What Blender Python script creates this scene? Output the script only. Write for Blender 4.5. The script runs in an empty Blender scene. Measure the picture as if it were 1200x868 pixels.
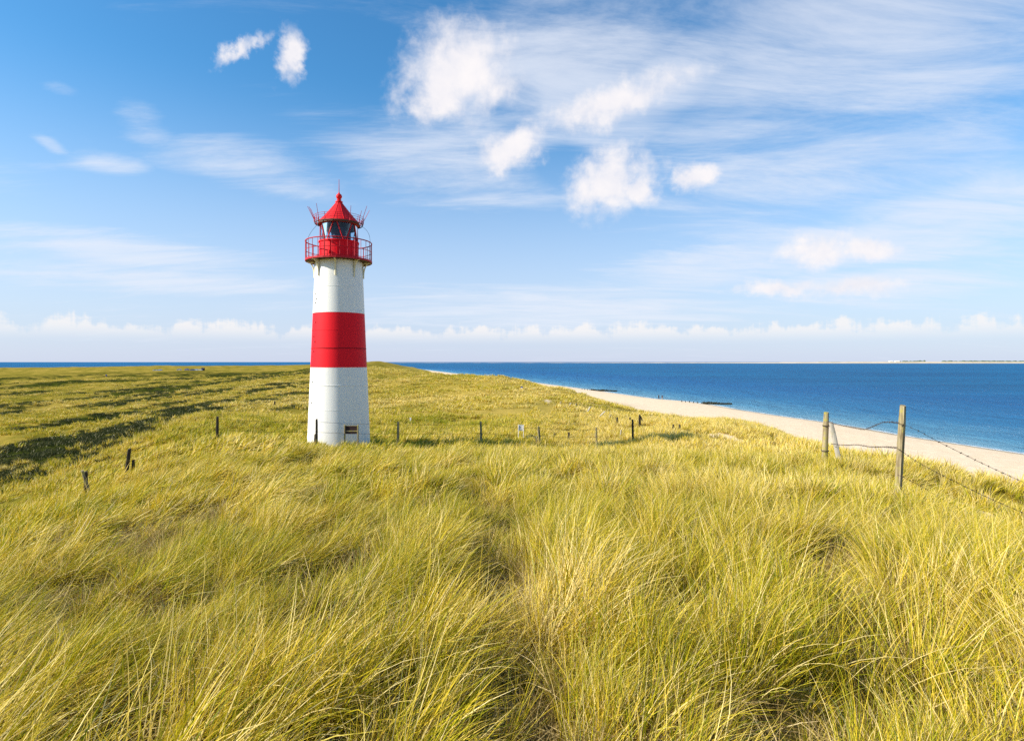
import bpy, math, random
import numpy as np
from mathutils import Vector

random.seed(7)
rng = np.random.default_rng(11)
R = math.radians
S = bpy.context.scene
C = S.collection

# ------------------------------------------------------------------ camera
F, U0, VH, EYE = 700.0, 600.0, 424.0, 15.0      # focal length in pixels of a 1200 px wide picture, horizon line, eye height over the sea
cam = bpy.data.cameras.new("camera")
cam.sensor_width = 36.0
cam.lens = F / 1200.0 * 36.0
cam.shift_y = -(434.0 - VH) / 1200.0
cam.clip_start = 0.1
cam.clip_end = 120000.0
camo = bpy.data.objects.new("camera", cam)
camo.location = (0, 0, EYE)
camo.rotation_euler = (R(90), 0, 0)
C.objects.link(camo)
S.camera = camo

# ------------------------------------------------------------------ light
SUN_EL, SUN_AZ = 31.0, -104.0         # azimuth measured from the view direction (+Y) towards +X
sd = Vector((math.sin(R(SUN_AZ)) * math.cos(R(SUN_EL)), math.cos(R(SUN_AZ)) * math.cos(R(SUN_EL)), math.sin(R(SUN_EL))))
sun = bpy.data.lights.new("sun", 'SUN')
sun.energy = 4.4
sun.angle = R(0.53)
sun.color = (1.0, 0.93, 0.80)
suno = bpy.data.objects.new("sun", sun)
suno.rotation_euler = (-sd).to_track_quat('-Z', 'Y').to_euler()
suno.location = sd * 100
C.objects.link(suno)

S.view_settings.view_transform = 'Standard'
S.view_settings.look = 'None'
S.view_settings.gamma = 1.0
S.view_settings.exposure = 0.86
S.view_settings.use_curve_mapping = False
S.render.engine = 'CYCLES'
S.cycles.use_denoising = False
S.cycles.max_bounces = 5
S.cycles.diffuse_bounces = 2
S.cycles.glossy_bounces = 2
S.cycles.transmission_bounces = 6
S.cycles.transparent_max_bounces = 10
S.cycles.sample_clamp_indirect = 2.0
S.cycles.use_adaptive_sampling = False

# ------------------------------------------------------------------ node helpers
class NT:
    def __init__(self, tree):
        self.t = tree
    def n(self, typ, **kw):
        nd = self.t.nodes.new(typ)
        for k, v in kw.items():
            setattr(nd, k, v)
        return nd
    def link(self, a, b):
        self.t.links.new(a, b)
    def _set(self, sock, v):
        if hasattr(v, 'is_output'):
            self.link(v, sock)
        else:
            sock.default_value = v
    def math(self, op, a, b=None, c=None, clamp=False):
        nd = self.n('ShaderNodeMath', operation=op, use_clamp=clamp)
        self._set(nd.inputs[0], a)
        if b is not None: self._set(nd.inputs[1], b)
        if c is not None: self._set(nd.inputs[2], c)
        return nd.outputs[0]
    def vmath(self, op, a, b=None):
        nd = self.n('ShaderNodeVectorMath', operation=op)
        self._set(nd.inputs[0], a)
        if b is not None: self._set(nd.inputs[1], b)
        return nd.outputs[0]
    def sstep(self, a, b, x, o0=0.0, o1=1.0):
        nd = self.n('ShaderNodeMapRange', interpolation_type='SMOOTHSTEP')
        self._set(nd.inputs['Value'], x)
        nd.inputs['From Min'].default_value = a
        nd.inputs['From Max'].default_value = b
        nd.inputs['To Min'].default_value = o0
        nd.inputs['To Max'].default_value = o1
        return nd.outputs[0]
    def noise(self, vec, scale, detail=4.0, rough=0.5, dist=0.0, dim='3D'):
        nd = self.n('ShaderNodeTexNoise', noise_dimensions=dim)
        if vec is not None: self.link(vec, nd.inputs['Vector'])
        nd.inputs['Scale'].default_value = scale
        nd.inputs['Detail'].default_value = detail
        nd.inputs['Roughness'].default_value = rough
        nd.inputs['Distortion'].default_value = dist
        return nd.outputs['Fac']
    def mix(self, f, a, b, mode='MIX'):
        nd = self.n('ShaderNodeMix', data_type='RGBA', blend_type=mode)
        self._set(nd.inputs[0], f)
        for s, v in ((nd.inputs[6], a), (nd.inputs[7], b)):
            if isinstance(v, tuple) and len(v) == 3: v = (*v, 1)
            self._set(s, v)
        return nd.outputs[2]
    def comb(self, x, y, z):
        nd = self.n('ShaderNodeCombineXYZ')
        for s, v in zip(nd.inputs, (x, y, z)): self._set(s, v)
        return nd.outputs[0]
    def sep(self, v):
        nd = self.n('ShaderNodeSeparateXYZ')
        self.link(v, nd.inputs[0])
        return nd.outputs
    def attr(self, name, typ='GEOMETRY'):
        nd = self.n('ShaderNodeAttribute', attribute_type=typ)
        nd.attribute_name = name
        return nd
    def ramp(self, f, stops, interp='LINEAR'):
        nd = self.n('ShaderNodeValToRGB')
        nd.color_ramp.interpolation = interp
        el = nd.color_ramp.elements
        while len(el) < len(stops): el.new(0.5)
        for e, (p, c) in zip(el, stops):
            e.position = p
            e.color = (*c, 1)
        self._set(nd.inputs[0], f)
        return nd.outputs[0]

# ------------------------------------------------------------------ sky
def pix_dir(u, v):
    d = Vector(((u - U0) / F, 1.0, (VH - v) / F)).normalized()
    return math.atan2(d.x, d.y), math.asin(d.z)

world = bpy.data.worlds.new("World")
S.world = world
world.use_nodes = True
wt = NT(world.node_tree)
world.node_tree.nodes.clear()
sky = wt.n('ShaderNodeTexSky', sky_type='NISHITA')
sky.sun_disc = False
sky.sun_elevation = R(SUN_EL)
sky.sun_rotation = R(SUN_AZ)
sky.altitude = 0.0
sky.air_density = 1.0
sky.dust_density = 0.6
sky.ozone_density = 1.6
hs = wt.n('ShaderNodeHueSaturation')
hs.inputs['Saturation'].default_value = 1.25
wt.link(sky.outputs[0], hs.inputs['Color'])
skyc = wt.mix(1.0, hs.outputs[0], (0.74, 1.18, 1.27), 'MULTIPLY')
tc = wt.n('ShaderNodeTexCoord').outputs['Generated']
dx, dy, dz = wt.sep(tc)
az = wt.math('ARCTAN2', dx, dy)
el = wt.math('ARCSINE', dz)
ae = wt.comb(az, el, 0.0)
# warped sheet coordinates of a high cloud layer
zc = wt.math('ADD', wt.math('MAXIMUM', dz, 0.0), 0.12)
sheet = wt.comb(wt.math('DIVIDE', dx, zc), wt.math('DIVIDE', dy, zc), 0.0)
def mapping(vec, loc=(0,0,0), rot=(0,0,0), scl=(1,1,1)):
    nd = wt.n('ShaderNodeMapping')
    wt.link(vec, nd.inputs[0])
    nd.inputs[1].default_value = loc
    nd.inputs[2].default_value = rot
    nd.inputs[3].default_value = scl
    return nd.outputs[0]
# thin cirrus, streaked
cir_a = wt.noise(mapping(sheet, (3.1, 7.7, 0), (0, 0, R(-28)), (0.7, 2.2, 1)), 1.5, 10, 0.68, 0.45)
cir_b = wt.noise(mapping(sheet, (1.3, 2.2, 0), (0, 0, R(12)), (0.35, 0.5, 1)), 0.9, 3, 0.5)
wn = wt.n('ShaderNodeTexNoise', noise_dimensions='3D')
wt.link(ae, wn.inputs['Vector'])
wn.inputs['Scale'].default_value = 20.0
wn.inputs['Detail'].default_value = 6.0
wn.inputs['Roughness'].default_value = 0.62
ae_torn = wt.vmath('ADD', ae, wt.vmath('MULTIPLY', wt.vmath('SUBTRACT', wn.outputs['Color'], (0.5, 0.5, 0.5)), (0.085, 0.05, 0.0)))
def gauss(u, v, ru, rv, rot=0.0, src=None):
    """distance from one direction of the sky in units of an ellipse: 0 in its centre, 1 at its rim"""
    a0, e0 = pix_dir(u, v)
    nd = wt.n('ShaderNodeMapping', vector_type='TEXTURE')
    wt.link(src or ae, nd.inputs[0])
    nd.inputs[1].default_value = (a0, e0, 0)
    nd.inputs[2].default_value = (0, 0, rot)
    nd.inputs[3].default_value = (ru * math.cos(a0) ** 2 / F, rv * math.cos(a0) / F, 1)
    ln = wt.n('ShaderNodeVectorMath', operation='LENGTH')
    wt.link(nd.outputs[0], ln.inputs[0])
    return ln.outputs['Value']
def maxall(lst):
    o = lst[0]
    for x in lst[1:]: o = wt.math('MINIMUM', o, x)
    return wt.math('SUBTRACT', 1.0, o)
# where the cirrus is thick
veil = maxall([gauss(1000, 60, 420, 190, 0.25), gauss(640, 90, 260, 120, 0.2), gauss(500, 190, 190, 70, -0.25),
               gauss(1060, 275, 260, 55, 0.14), gauss(760, 110, 200, 70, 0.3), gauss(300, 200, 150, 45, -0.1),
               gauss(850, 310, 190, 40, 0.05), gauss(165, 140, 60, 34, -0.5), gauss(75, 105, 45, 14), gauss(60, 170, 26, 9, -0.3), gauss(285, 195, 70, 22, 0.25), gauss(200, 330, 260, 22), gauss(140, 295, 220, 26, -0.06),
               gauss(640, 360, 300, 40, 0.0), gauss(135, 195, 60, 18), gauss(1000, 335, 200, 30, 0.03), gauss(330, 215, 120, 30, -0.2)])
veil = wt.sstep(-0.25, 0.85, veil)
cirrus = wt.math('ADD', wt.math('MULTIPLY', veil, 0.34), wt.math('SUBTRACT', cir_a, 0.5))
cirrus = wt.math('ADD', cirrus, wt.math('MULTIPLY', wt.math('SUBTRACT', cir_b, 0.5), 0.45))
clear = wt.sstep(-0.2, 0.7, maxall([gauss(425, 95, 90, 60), gauss(600, 120, 40, 40, 0.5), gauss(100, 80, 160, 60), gauss(660, 195, 40, 30), gauss(560, 280, 260, 40), gauss(250, 240, 200, 40)]))
cirrus = wt.math('SUBTRACT', cirrus, wt.math('MULTIPLY', clear, 0.16))
cirrus = wt.sstep(0.02, 0.52, cirrus)
cirrus = wt.math('MULTIPLY', cirrus, 0.76)
# puffy clouds
pn = wt.noise(ae, 22, 7, 0.58, 0.2)
pn2 = wt.noise(ae, 9, 3, 0.5, 0.2)
PUFFS = [(535, 82, 68, 46, 0.2), (515, 112, 42, 28, 0), (340, 72, 19, 27, 0), (284, 58, 33, 10, 0.6),
         (597, 176, 44, 22, 0.25), (713, 215, 54, 34, 0.1), (750, 222, 30, 18, 0), (812, 207, 24, 16, 0),
         (962, 294, 40, 20, 0), (1018, 292, 34, 12, 0), (720, 120, 90, 20, 0.2), (1000, 336, 60, 13, 0.05), (910, 337, 50, 10, 0)]
puffs = maxall([gauss(*p, src=ae_torn) for p in PUFFS])
dens = wt.math('ADD', puffs, wt.math('MULTIPLY', wt.math('SUBTRACT', pn, 0.5), 1.5))
dens = wt.math('ADD', dens, wt.math('MULTIPLY', wt.math('SUBTRACT', pn2, 0.5), 0.8))
puff = wt.math('MULTIPLY', wt.sstep(-0.34, 0.75, dens), 0.95)
# a few puffs in the rest of the sky, behind the viewer as well
far_n = wt.noise(tc, 3.1, 7, 0.6)
behind = wt.sstep(0.80, 1.15, wt.math('ABSOLUTE', az))
other = wt.math('MULTIPLY', wt.math('MULTIPLY', wt.sstep(0.60, 0.75, far_n), behind), 0.9)
# low row of cumulus over the sea
hn = wt.noise(mapping(ae, (2.6, 0, 0), (0, 0, 0), (1.0, 1.4, 1)), 27, 7, 0.62)
hb = wt.noise(wt.comb(az, 0.7, 0.0), 13, 5, 0.7)
top = wt.math('MULTIPLY', wt.math('SUBTRACT', hb, 0.36), 0.085)
base_el = 0.046
up = wt.math('SUBTRACT', el, base_el)
rowd = wt.math('ADD', wt.math('SUBTRACT', top, up), wt.math('MULTIPLY', wt.math('SUBTRACT', hn, 0.5), 0.060))
row = wt.math('MULTIPLY', wt.sstep(-0.002, 0.012, rowd), wt.sstep(-0.020, 0.012, up))
row = wt.math('MULTIPLY', row, 0.74)
# white sea air low over the horizon
murk = wt.math('MULTIPLY', wt.sstep(0.44, -0.02, el), 0.86)
CL = 6.0
col = wt.mix(murk, skyc, (4.30, 4.55, 5.95))
col = wt.mix(cirrus, col, (CL * 0.90, CL * 0.95, CL * 1.06))
col = wt.mix(row, col, (CL * 1.08, CL * 1.03, CL * 1.00))
shade = wt.sstep(0.2, 1.0, wt.math('ADD', pn, wt.math('MULTIPLY', pn2, 0.4)))
puffc = wt.mix(shade, (CL * 0.84, CL * 0.86, CL * 0.97), (CL * 1.10, CL * 1.05, CL * 1.05))
col = wt.mix(other, col, puffc)
col = wt.mix(puff, col, puffc)
bg = wt.n('ShaderNodeBackground')
bg.inputs['Strength'].default_value = 0.085
wt.link(col, bg.inputs['Color'])
wo = wt.n('ShaderNodeOutputWorld')
wt.link(bg.outputs[0], wo.inputs[0])
world.cycles.sampling_method = 'MANUAL'
world.cycles.sample_map_resolution = 512

# ------------------------------------------------------------------ materials
def new_mat(name):
    m = bpy.data.materials.new(name)
    m.use_nodes = True
    m.node_tree.nodes.clear()
    t = NT(m.node_tree)
    out = t.n('ShaderNodeOutputMaterial')
    return m, t, out
def principled(t, out, col, rough=0.6, metal=0.0, spec=0.5, bump=None, bstr=0.3, bdist=0.01):
    p = t.n('ShaderNodeBsdfPrincipled')
    if isinstance(col, tuple): col = (*col[:3], 1)
    t._set(p.inputs['Base Color'], col)
    t._set(p.inputs['Roughness'], rough)
    t._set(p.inputs['Metallic'], metal)
    t._set(p.inputs['Specular IOR Level'], spec)
    if bump is not None:
        b = t.n('ShaderNodeBump')
        b.inputs['Strength'].default_value = bstr
        b.inputs['Distance'].default_value = bdist
        t.link(bump, b.inputs['Height'])
        t.link(b.outputs[0], p.inputs['Normal'])
    t.link(p.outputs[0], out.inputs[0])
    return p
def paint(name, col, rough=0.4, dirt=(0.25, 0.2, 0.14), amount=0.25, spec=0.5, streak=True):
    m, t, out = new_mat(name)
    oc = t.n('ShaderNodeTexCoord').outputs['Object']
    mp = t.n('ShaderNodeMapping')
    t.link(oc, mp.inputs[0])
    mp.inputs[3].default_value = (5, 5, 0.55) if streak else (3, 3, 3)
    n1 = t.noise(mp.outputs[0], 1.6, 6, 0.62)
    n2 = t.noise(oc, 9, 5, 0.6)
    f = t.math('MULTIPLY', t.sstep(0.52, 0.78, n1), amount)
    f = t.math('ADD', f, t.math('MULTIPLY', t.sstep(0.62, 0.8, n2), amount * 0.5))
    c = t.mix(f, col, dirt)
    principled(t, out, c, t.math('ADD', rough, t.math('MULTIPLY', n2, 0.15)), spec=spec, bump=n2, bstr=0.12, bdist=0.01)
    return m
M = {}
M['white'] = paint('white_paint', (0.80, 0.78, 0.74), 0.45, (0.50, 0.47, 0.40), 0.30)
M['red'] = paint('red_paint', (0.80, 0.005, 0.016), 0.5, (0.46, 0.012, 0.018), 0.4, spec=0.18)
M['roofred'] = paint('roof_red_paint', (0.72, 0.016, 0.02), 0.5, (0.5, 0.03, 0.03), 0.4, spec=0.2)
M['redrail'] = paint('rail_red_paint', (0.46, 0.014, 0.025), 0.5, (0.2, 0.04, 0.03), 0.5, spec=0.2, streak=False)
M['seam'] = paint('seam_dark', (0.20, 0.008, 0.012), 0.6, (0.1, 0.02, 0.02), 0.5, spec=0.1, streak=False)
M['cream'] = paint('cream_paint', (0.74, 0.66, 0.44), 0.5, (0.4, 0.28, 0.14), 0.5, streak=False)
M['rust'] = paint('deck_underside', (0.085, 0.04, 0.025), 0.7, (0.20, 0.09, 0.04), 0.6, streak=False)
M['dark'] = paint('dark_metal', (0.03, 0.035, 0.05), 0.4, (0.06, 0.05, 0.05), 0.3, streak=False)
M['navy'] = paint('navy_screen', (0.008, 0.018, 0.08), 0.7, (0.012, 0.024, 0.09), 0.3, spec=0.05, streak=False)
M['boardbrown'] = paint('brown_board', (0.05, 0.032, 0.03), 0.8, (0.09, 0.06, 0.05), 0.4, spec=0.05, streak=False)
M['signwhite'] = paint('sign_white', (0.78, 0.74, 0.68), 0.5, (0.5, 0.45, 0.38), 0.3, streak=False)
M['signblue'] = paint('sign_blue', (0.03, 0.06, 0.28), 0.4, (0.05, 0.06, 0.15), 0.3, streak=False)
M['wire'] = paint('rusty_wire', (0.05, 0.032, 0.024), 0.6, (0.14, 0.06, 0.03), 0.6, streak=False)
M['cable'] = paint('dark_cable', (0.04, 0.05, 0.05), 0.6, (0.06, 0.06, 0.06), 0.2, streak=False)

def glass_mat():
    m, t, out = new_mat('lantern_glass')
    tr = t.n('ShaderNodeBsdfTransparent')
    tr.inputs[0].default_value = (0.74, 0.86, 0.94, 1)
    gl = t.n('ShaderNodeBsdfGlossy')
    gl.inputs['Roughness'].default_value = 0.04
    fr = t.n('ShaderNodeFresnel')
    fr.inputs[0].default_value = 1.5
    mx = t.n('ShaderNodeMixShader')
    t.link(fr.outputs[0], mx.inputs[0])
    t.link(tr.outputs[0], mx.inputs[1])
    t.link(gl.outputs[0], mx.inputs[2])
    t.link(mx.outputs[0], out.inputs[0])
    return m
M['glass'] = glass_mat()
def lens_mat():
    m, t, out = new_mat('lens_glass')
    principled(t, out, (0.012, 0.02, 0.06), 0.3, 0.0, 0.25)
    return m
M['lens'] = lens_mat()
def wood_mat(name, a, b, lichen):
    m, t, out = new_mat(name)
    oc = t.n('ShaderNodeTexCoord').outputs['Object']
    info = t.n('ShaderNodeObjectInfo')
    off = t.vmath('ADD', oc, t.comb(info.outputs['Random'], 0.0, t.math('MULTIPLY', info.outputs['Random'], 5.0)))
    mp = t.n('ShaderNodeMapping')
    t.link(off, mp.inputs[0])
    mp.inputs[3].default_value = (34, 34, 1.6)
    g = t.noise(mp.outputs[0], 1.0, 6, 0.65, 0.4)
    n = t.noise(off, 7, 4, 0.6)
    c = t.mix(t.sstep(0.3, 0.7, g), a, b)
    c = t.mix(t.math('MULTIPLY', t.sstep(0.5, 0.66, n), lichen), c, (0.34, 0.30, 0.055))
    principled(t, out, c, 0.85, spec=0.2, bump=g, bstr=0.8, bdist=0.008)
    return m
M['wood'] = wood_mat('weathered_post', (0.13, 0.095, 0.045), (0.42, 0.34, 0.20), 0.85)
M['darkwood'] = wood_mat('dark_wet_post', (0.018, 0.014, 0.011), (0.075, 0.058, 0.042), 0.15)
M['paleweood'] = wood_mat('pale_bleached_post', (0.28, 0.25, 0.20), (0.52, 0.47, 0.40), 0.2)
M['pile'] = wood_mat('weedy_pile', (0.012, 0.013, 0.010), (0.05, 0.048, 0.03), 0.25)

# ------------------------------------------------------------------ mesh builder
class MB:
    def __init__(self):
        self.v, self.f = [], []
    def box(self, c, s, rz=0.0, rx=0.0):
        i = len(self.v)
        for k in range(8):
            p = Vector(((k & 1) - .5, ((k >> 1) & 1) - .5, (k >> 2) - .5)) * 1.0
            p = Vector((p.x * s[0], p.y * s[1], p.z * s[2]))
            if rx: p = Vector((p.x, p.y * math.cos(rx) - p.z * math.sin(rx), p.y * math.sin(rx) + p.z * math.cos(rx)))
            if rz: p = Vector((p.x * math.cos(rz) - p.y * math.sin(rz), p.x * math.sin(rz) + p.y * math.cos(rz), p.z))
            self.v.append(tuple(p + Vector(c)))
        self.f += [[i+a for a in q] for q in ((0,2,3,1),(4,5,7,6),(0,1,5,4),(2,6,7,3),(0,4,6,2),(1,3,7,5))]
        return self
    def tube(self, pts, rad, n=8, caps=True):
        pts = [Vector(p) for p in pts]
        rads = rad if isinstance(rad, (list, tuple)) else [rad] * len(pts)
        i0 = len(self.v)
        prev = None
        for k, p in enumerate(pts):
            d = (pts[min(k+1, len(pts)-1)] - pts[max(k-1, 0)]).normalized()
            if prev is None:
                a = Vector((0, 0, 1)) if abs(d.z) < 0.9 else Vector((1, 0, 0))
                u = d.cross(a).normalized()
            else:
                u = (prev - d * prev.dot(d)).normalized()
            prev = u
            w = d.cross(u)
            for j in range(n):
                t = 2 * math.pi * j / n
                self.v.append(tuple(p + (u * math.cos(t) + w * math.sin(t)) * rads[k]))
        for k in range(len(pts) - 1):
            for j in range(n):
                a, b = i0 + k*n + j, i0 + k*n + (j+1) % n
                self.f.append([a, b, b + n, a + n])
        if caps:
            self.f.append([i0 + j for j in range(n)][::-1])
            self.f.append([i0 + (len(pts)-1)*n + j for j in range(n)])
        return self
    def lathe(self, prof, n=48, a0=0.0, a1=2*math.pi, close_ends=True, c=(0, 0)):
        i0 = len(self.v)
        full = abs(a1 - a0 - 2*math.pi) < 1e-6
        m = n if full else n + 1
        for r, z in prof:
            for j in range(m):
                t = a0 + (a1 - a0) * j / n
                self.v.append((c[0] + r * math.cos(t), c[1] + r * math.sin(t), z))
        for k in range(len(prof) - 1):
            for j in range(n):
                a, b = i0 + k*m + j, i0 + k*m + (j+1) % m
                self.f.append([a, b, b + m, a + m])
        if close_ends and full:
            if prof[0][0] > 1e-4: self.f.append([i0 + j for j in range(m)][::-1])
            if prof[-1][0] > 1e-4: self.f.append([i0 + (len(prof)-1)*m + j for j in range(m)])
        return self
    def ring(self, r, z, rad, n=48, k=6, c=(0, 0)):
        prof = [(r + rad * math.cos(2*math.pi*q/k), z + rad * math.sin(2*math.pi*q/k)) for q in range(k + 1)]
        return self.lathe(prof, n, close_ends=False, c=c)
    def poly(self, pts, face):
        i = len(self.v)
        self.v += [tuple(p) for p in pts]
        self.f += [[i + a for a in q] for q in face]
        return self
    def build(self, name, mat, parent=None, smooth=False, loc=None):
        me = bpy.data.meshes.new(name)
        me.from_pydata(self.v, [], self.f)
        me.update()
        o = bpy.data.objects.new(name, me)
        if mat is not None: me.materials.append(mat)
        if smooth:
            me.polygons.foreach_set('use_smooth', [True] * len(me.polygons))
            try:
                me.set_sharp_from_angle(angle=R(35))
            except Exception:
                pass
        C.objects.link(o)
        if parent is not None: o.parent = parent
        if loc is not None: o.location = loc
        return o
def tag(o, label=None, cat=None, group=None, kind=None):
    if label: o['label'] = label
    if cat: o['category'] = cat
    if group: o['group'] = group
    if kind: o['kind'] = kind
    return o
def thing(name, loc, label, cat, group=None, rz=0.0):
    o = bpy.data.objects.new(name, None)
    o.empty_display_size = 0.2
    o.location = loc
    o.rotation_euler = (0, 0, rz)
    C.objects.link(o)
    return tag(o, label, cat, group)

# ------------------------------------------------------------------ terrain as a function
def hash2(ix, iy, seed):
    h = (ix.astype(np.int64) * 374761393 + iy.astype(np.int64) * 668265263 + seed * 1442695041) & 0x7fffffff
    h = ((h ^ (h >> 13)) * 1274126177) & 0x7fffffff
    return ((h ^ (h >> 16)) & 0xffff) / 65535.0
def vnoise(x, y, seed=0):
    ix, iy = np.floor(x), np.floor(y)
    fx, fy = x - ix, y - iy
    fx, fy = fx*fx*fx*(fx*(fx*6-15)+10), fy*fy*fy*(fy*(fy*6-15)+10)
    a = hash2(ix, iy, seed); b = hash2(ix+1, iy, seed); c = hash2(ix, iy+1, seed); d = hash2(ix+1, iy+1, seed)
    return (a*(1-fx)+b*fx)*(1-fy) + (c*(1-fx)+d*fx)*fy
def fbm(x, y, seed=0, octv=4, gain=0.5):
    s, a, tot = 0.0, 1.0, 0.0
    for k in range(octv):
        s = s + a * (vnoise(x, y, seed + k*17) - 0.5)
        tot += a
        a *= gain
        x, y = x*2.03 + 5.3, y*2.03 + 1.7
    return s / tot * 2.0      # about -1..1
def smooth(a, b, x):
    t = np.clip((x - a) / (b - a), 0, 1)
    return t*t*(3-2*t)

COAST = np.array([(170,-2500),(150,-400),(105,-60),(93,40),(86,80),(82.3,104),(79.6,121),(79.3,136),(77.6,150),(74.4,165),(71.4,186),(70.3,204),(66,228),(58.7,240),(51.8,273),(40.8,328),(6,480),(-80,800),(-170,1150),
                  (-300,1380),(-600,1480),(-1200,1330),(-2400,1150),(-4500,1000),(-4500,-2500)], float)
def inland(x, y):
    """distance to the waterline, positive on land"""
    best = np.full(x.shape, 1e18)
    inside = np.zeros(x.shape, bool)
    n = len(COAST)
    for i in range(n):
        ax, ay = COAST[i]; bx, by = COAST[(i+1) % n]
        ex, ey = bx-ax, by-ay
        t = np.clip(((x-ax)*ex + (y-ay)*ey) / (ex*ex+ey*ey), 0, 1)
        best = np.minimum(best, (x-ax-t*ex)**2 + (y-ay-t*ey)**2)
        cond = ((ay > y) != (by > y))
        with np.errstate(divide='ignore', invalid='ignore'):
            xi = ax + (y-ay) / (by-ay if by != ay else 1e-9) * ex
        inside ^= cond & (x < xi)
    d = np.sqrt(best)
    return np.where(inside, d, -d)

def pv(u, v, d, g=0.0):
    """a point of the ground at depth d seen in direction (u, v); g = height of the grass standing on it"""
    return ((u-U0)/F*d, d, EYE - (v-VH)/F*d - g)
CTRL = [(0,-6,13.0),(-12,-8,11.6),(12,-8,12.3),(0,-60,10),(-80,-60,6),(60,-60,7),(0,-600,6),(-600,-400,5),
        (0,0,13.3),(0,3,13.2),(0,8,12.75),(-1,15,12.15),(2,3,13.2),(-2.5,3,13.1),(5,4,12.95),(9,3,12.4),
        # near dune, left shoulder
        (-5,5,12.6),(-6,10,12.2),(-8,17,11.75),(-11.3,14,11.05),(-10,8,11.35),(-12.1,17,10.85),(-13,20,10.95),(-13,26,11.2),(-9.5,24,11.3),
        (-15,10,9.2),(-19,15,8.2),(-18,22,9.0),(-18,29,9.9),
        # right shoulder
        (3.5,9.5,12.55),(6.15,9.5,12.5),(6,14,12.0),(8.9,17,11.75),(9,9.5,11.55),(8.6,12,11.6),(12,14,10.9),(14,9,10.0),(3,18,11.75),(11,22,11.1),(7,5,12.55),
        pv(371,519,28.5,.35),pv(397,517,31.5,.3),pv(466,519,31,.35),pv(564,516,34,.35),pv(632,519,36,.35),pv(699,520,38,.35),pv(742,515,36,.35),
        pv(800,507,37,.35),pv(860,517,33,.35),pv(930,527,26,.35),
        # behind the fence
        pv(466,503,42,.3),pv(560,498,46,.3),pv(640,497,48,.3),pv(700,486,58,.3),pv(760,491,52,.3),
        pv(520,472,85),pv(480,462,105),pv(560,466,92),pv(600,461,98),pv(650,474,70),pv(450,452,140),
        pv(690,458,112,.9),pv(650,451,135,.9),pv(600,442,158,.8),pv(550,438.5,180,.8),pv(500,435.5,230,.9),pv(470,433,300,.9),
        pv(733,469,92,.9),pv(771,478,85,.9),pv(803,482,76,.9),pv(840,487,68,.9),pv(890,492,56,.8),pv(915,500,48,.7),pv(961,515,36,.6),pv(1024,533,27,.55),pv(1090,543,23,.55),pv(1156,555,20,.5),pv(1200,566,19,.5),
        pv(1200,620,26),pv(1156,600,29),pv(1024,560,40),pv(961,540,50),pv(890,512,76),pv(840,504,90),pv(771,494,110),pv(690,478,145),pv(650,468,172),pv(600,458,210),pv(550,452,250),pv(500,448,330),
        pv(445,424.5,620),pv(425,425,640),pv(470,429,640),pv(400,428,700),pv(340,429,800),
        # heath plain on the left
        (-30,36,7.4),(-38,53,7.2),(-50,62,6.4),(-89,112,5.6),(-57,100,7.2),pv(60,455,230),pv(45,440,420),pv(45,432.5,1000),pv(165,430,900),
        pv(225,434.5,560),pv(182,434.5,560),pv(300,431,850),pv(250,444,300),pv(330,436,480),pv(140,445,300),
        pv(190,507,45),pv(250,487,62),pv(330,456,125),pv(362,450,150),(-13,40,10.2),(-15,60,9.6),pv(330,485,62),pv(300,475,80),
        (-200,120,5.0),(-400,200,4.5),(-800,300,5),(-1200,600,5)]
CTRL = np.array(CTRL, float)
def warp(x, y):
    r = np.sqrt(x*x + y*y) + 1e-6
    k = np.log1p(r / 6.0) / r
    return x*k, y*k
def tps_k(d2):
    return 0.5 * d2 * np.log(d2 + 1e-12)
_qx, _qy = warp(CTRL[:,0], CTRL[:,1])
_n = len(CTRL)
_A = np.zeros((_n+3, _n+3))
_A[:_n,:_n] = tps_k((_qx[:,None]-_qx)**2 + (_qy[:,None]-_qy)**2) + np.eye(_n) * 0.0015
_A[:_n,_n:] = np.stack([np.ones(_n), _qx, _qy], 1)
_A[_n:,:_n] = _A[:_n,_n:].T
_W = np.linalg.solve(_A, np.concatenate([CTRL[:,2], np.zeros(3)]))
def tps(x, y):
    qx, qy = warp(x, y)
    z = _W[_n] + _W[_n+1]*qx + _W[_n+2]*qy
    for i in range(_n):
        z = z + _W[i] * tps_k((qx-_qx[i])**2 + (qy-_qy[i])**2)
    return z
TRAIL = np.array([(0.25,-3),(0.15,1.5),(-0.05,3.2),(-0.28,5.0),(-0.15,7.2),(-0.75,10.5),(-1.2,15),(-1.6,22)])
def trail_dist(x, y):
    b = np.full(x.shape, 1e9)
    for i in range(len(TRAIL)-1):
        ax, ay = TRAIL[i]; ex, ey = TRAIL[i+1]-TRAIL[i]
        t = np.clip(((x-ax)*ex+(y-ay)*ey)/(ex*ex+ey*ey), 0, 1)
        b = np.minimum(b, (x-ax-t*ex)**2 + (y-ay-t*ey)**2)
    return np.sqrt(b)
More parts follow.
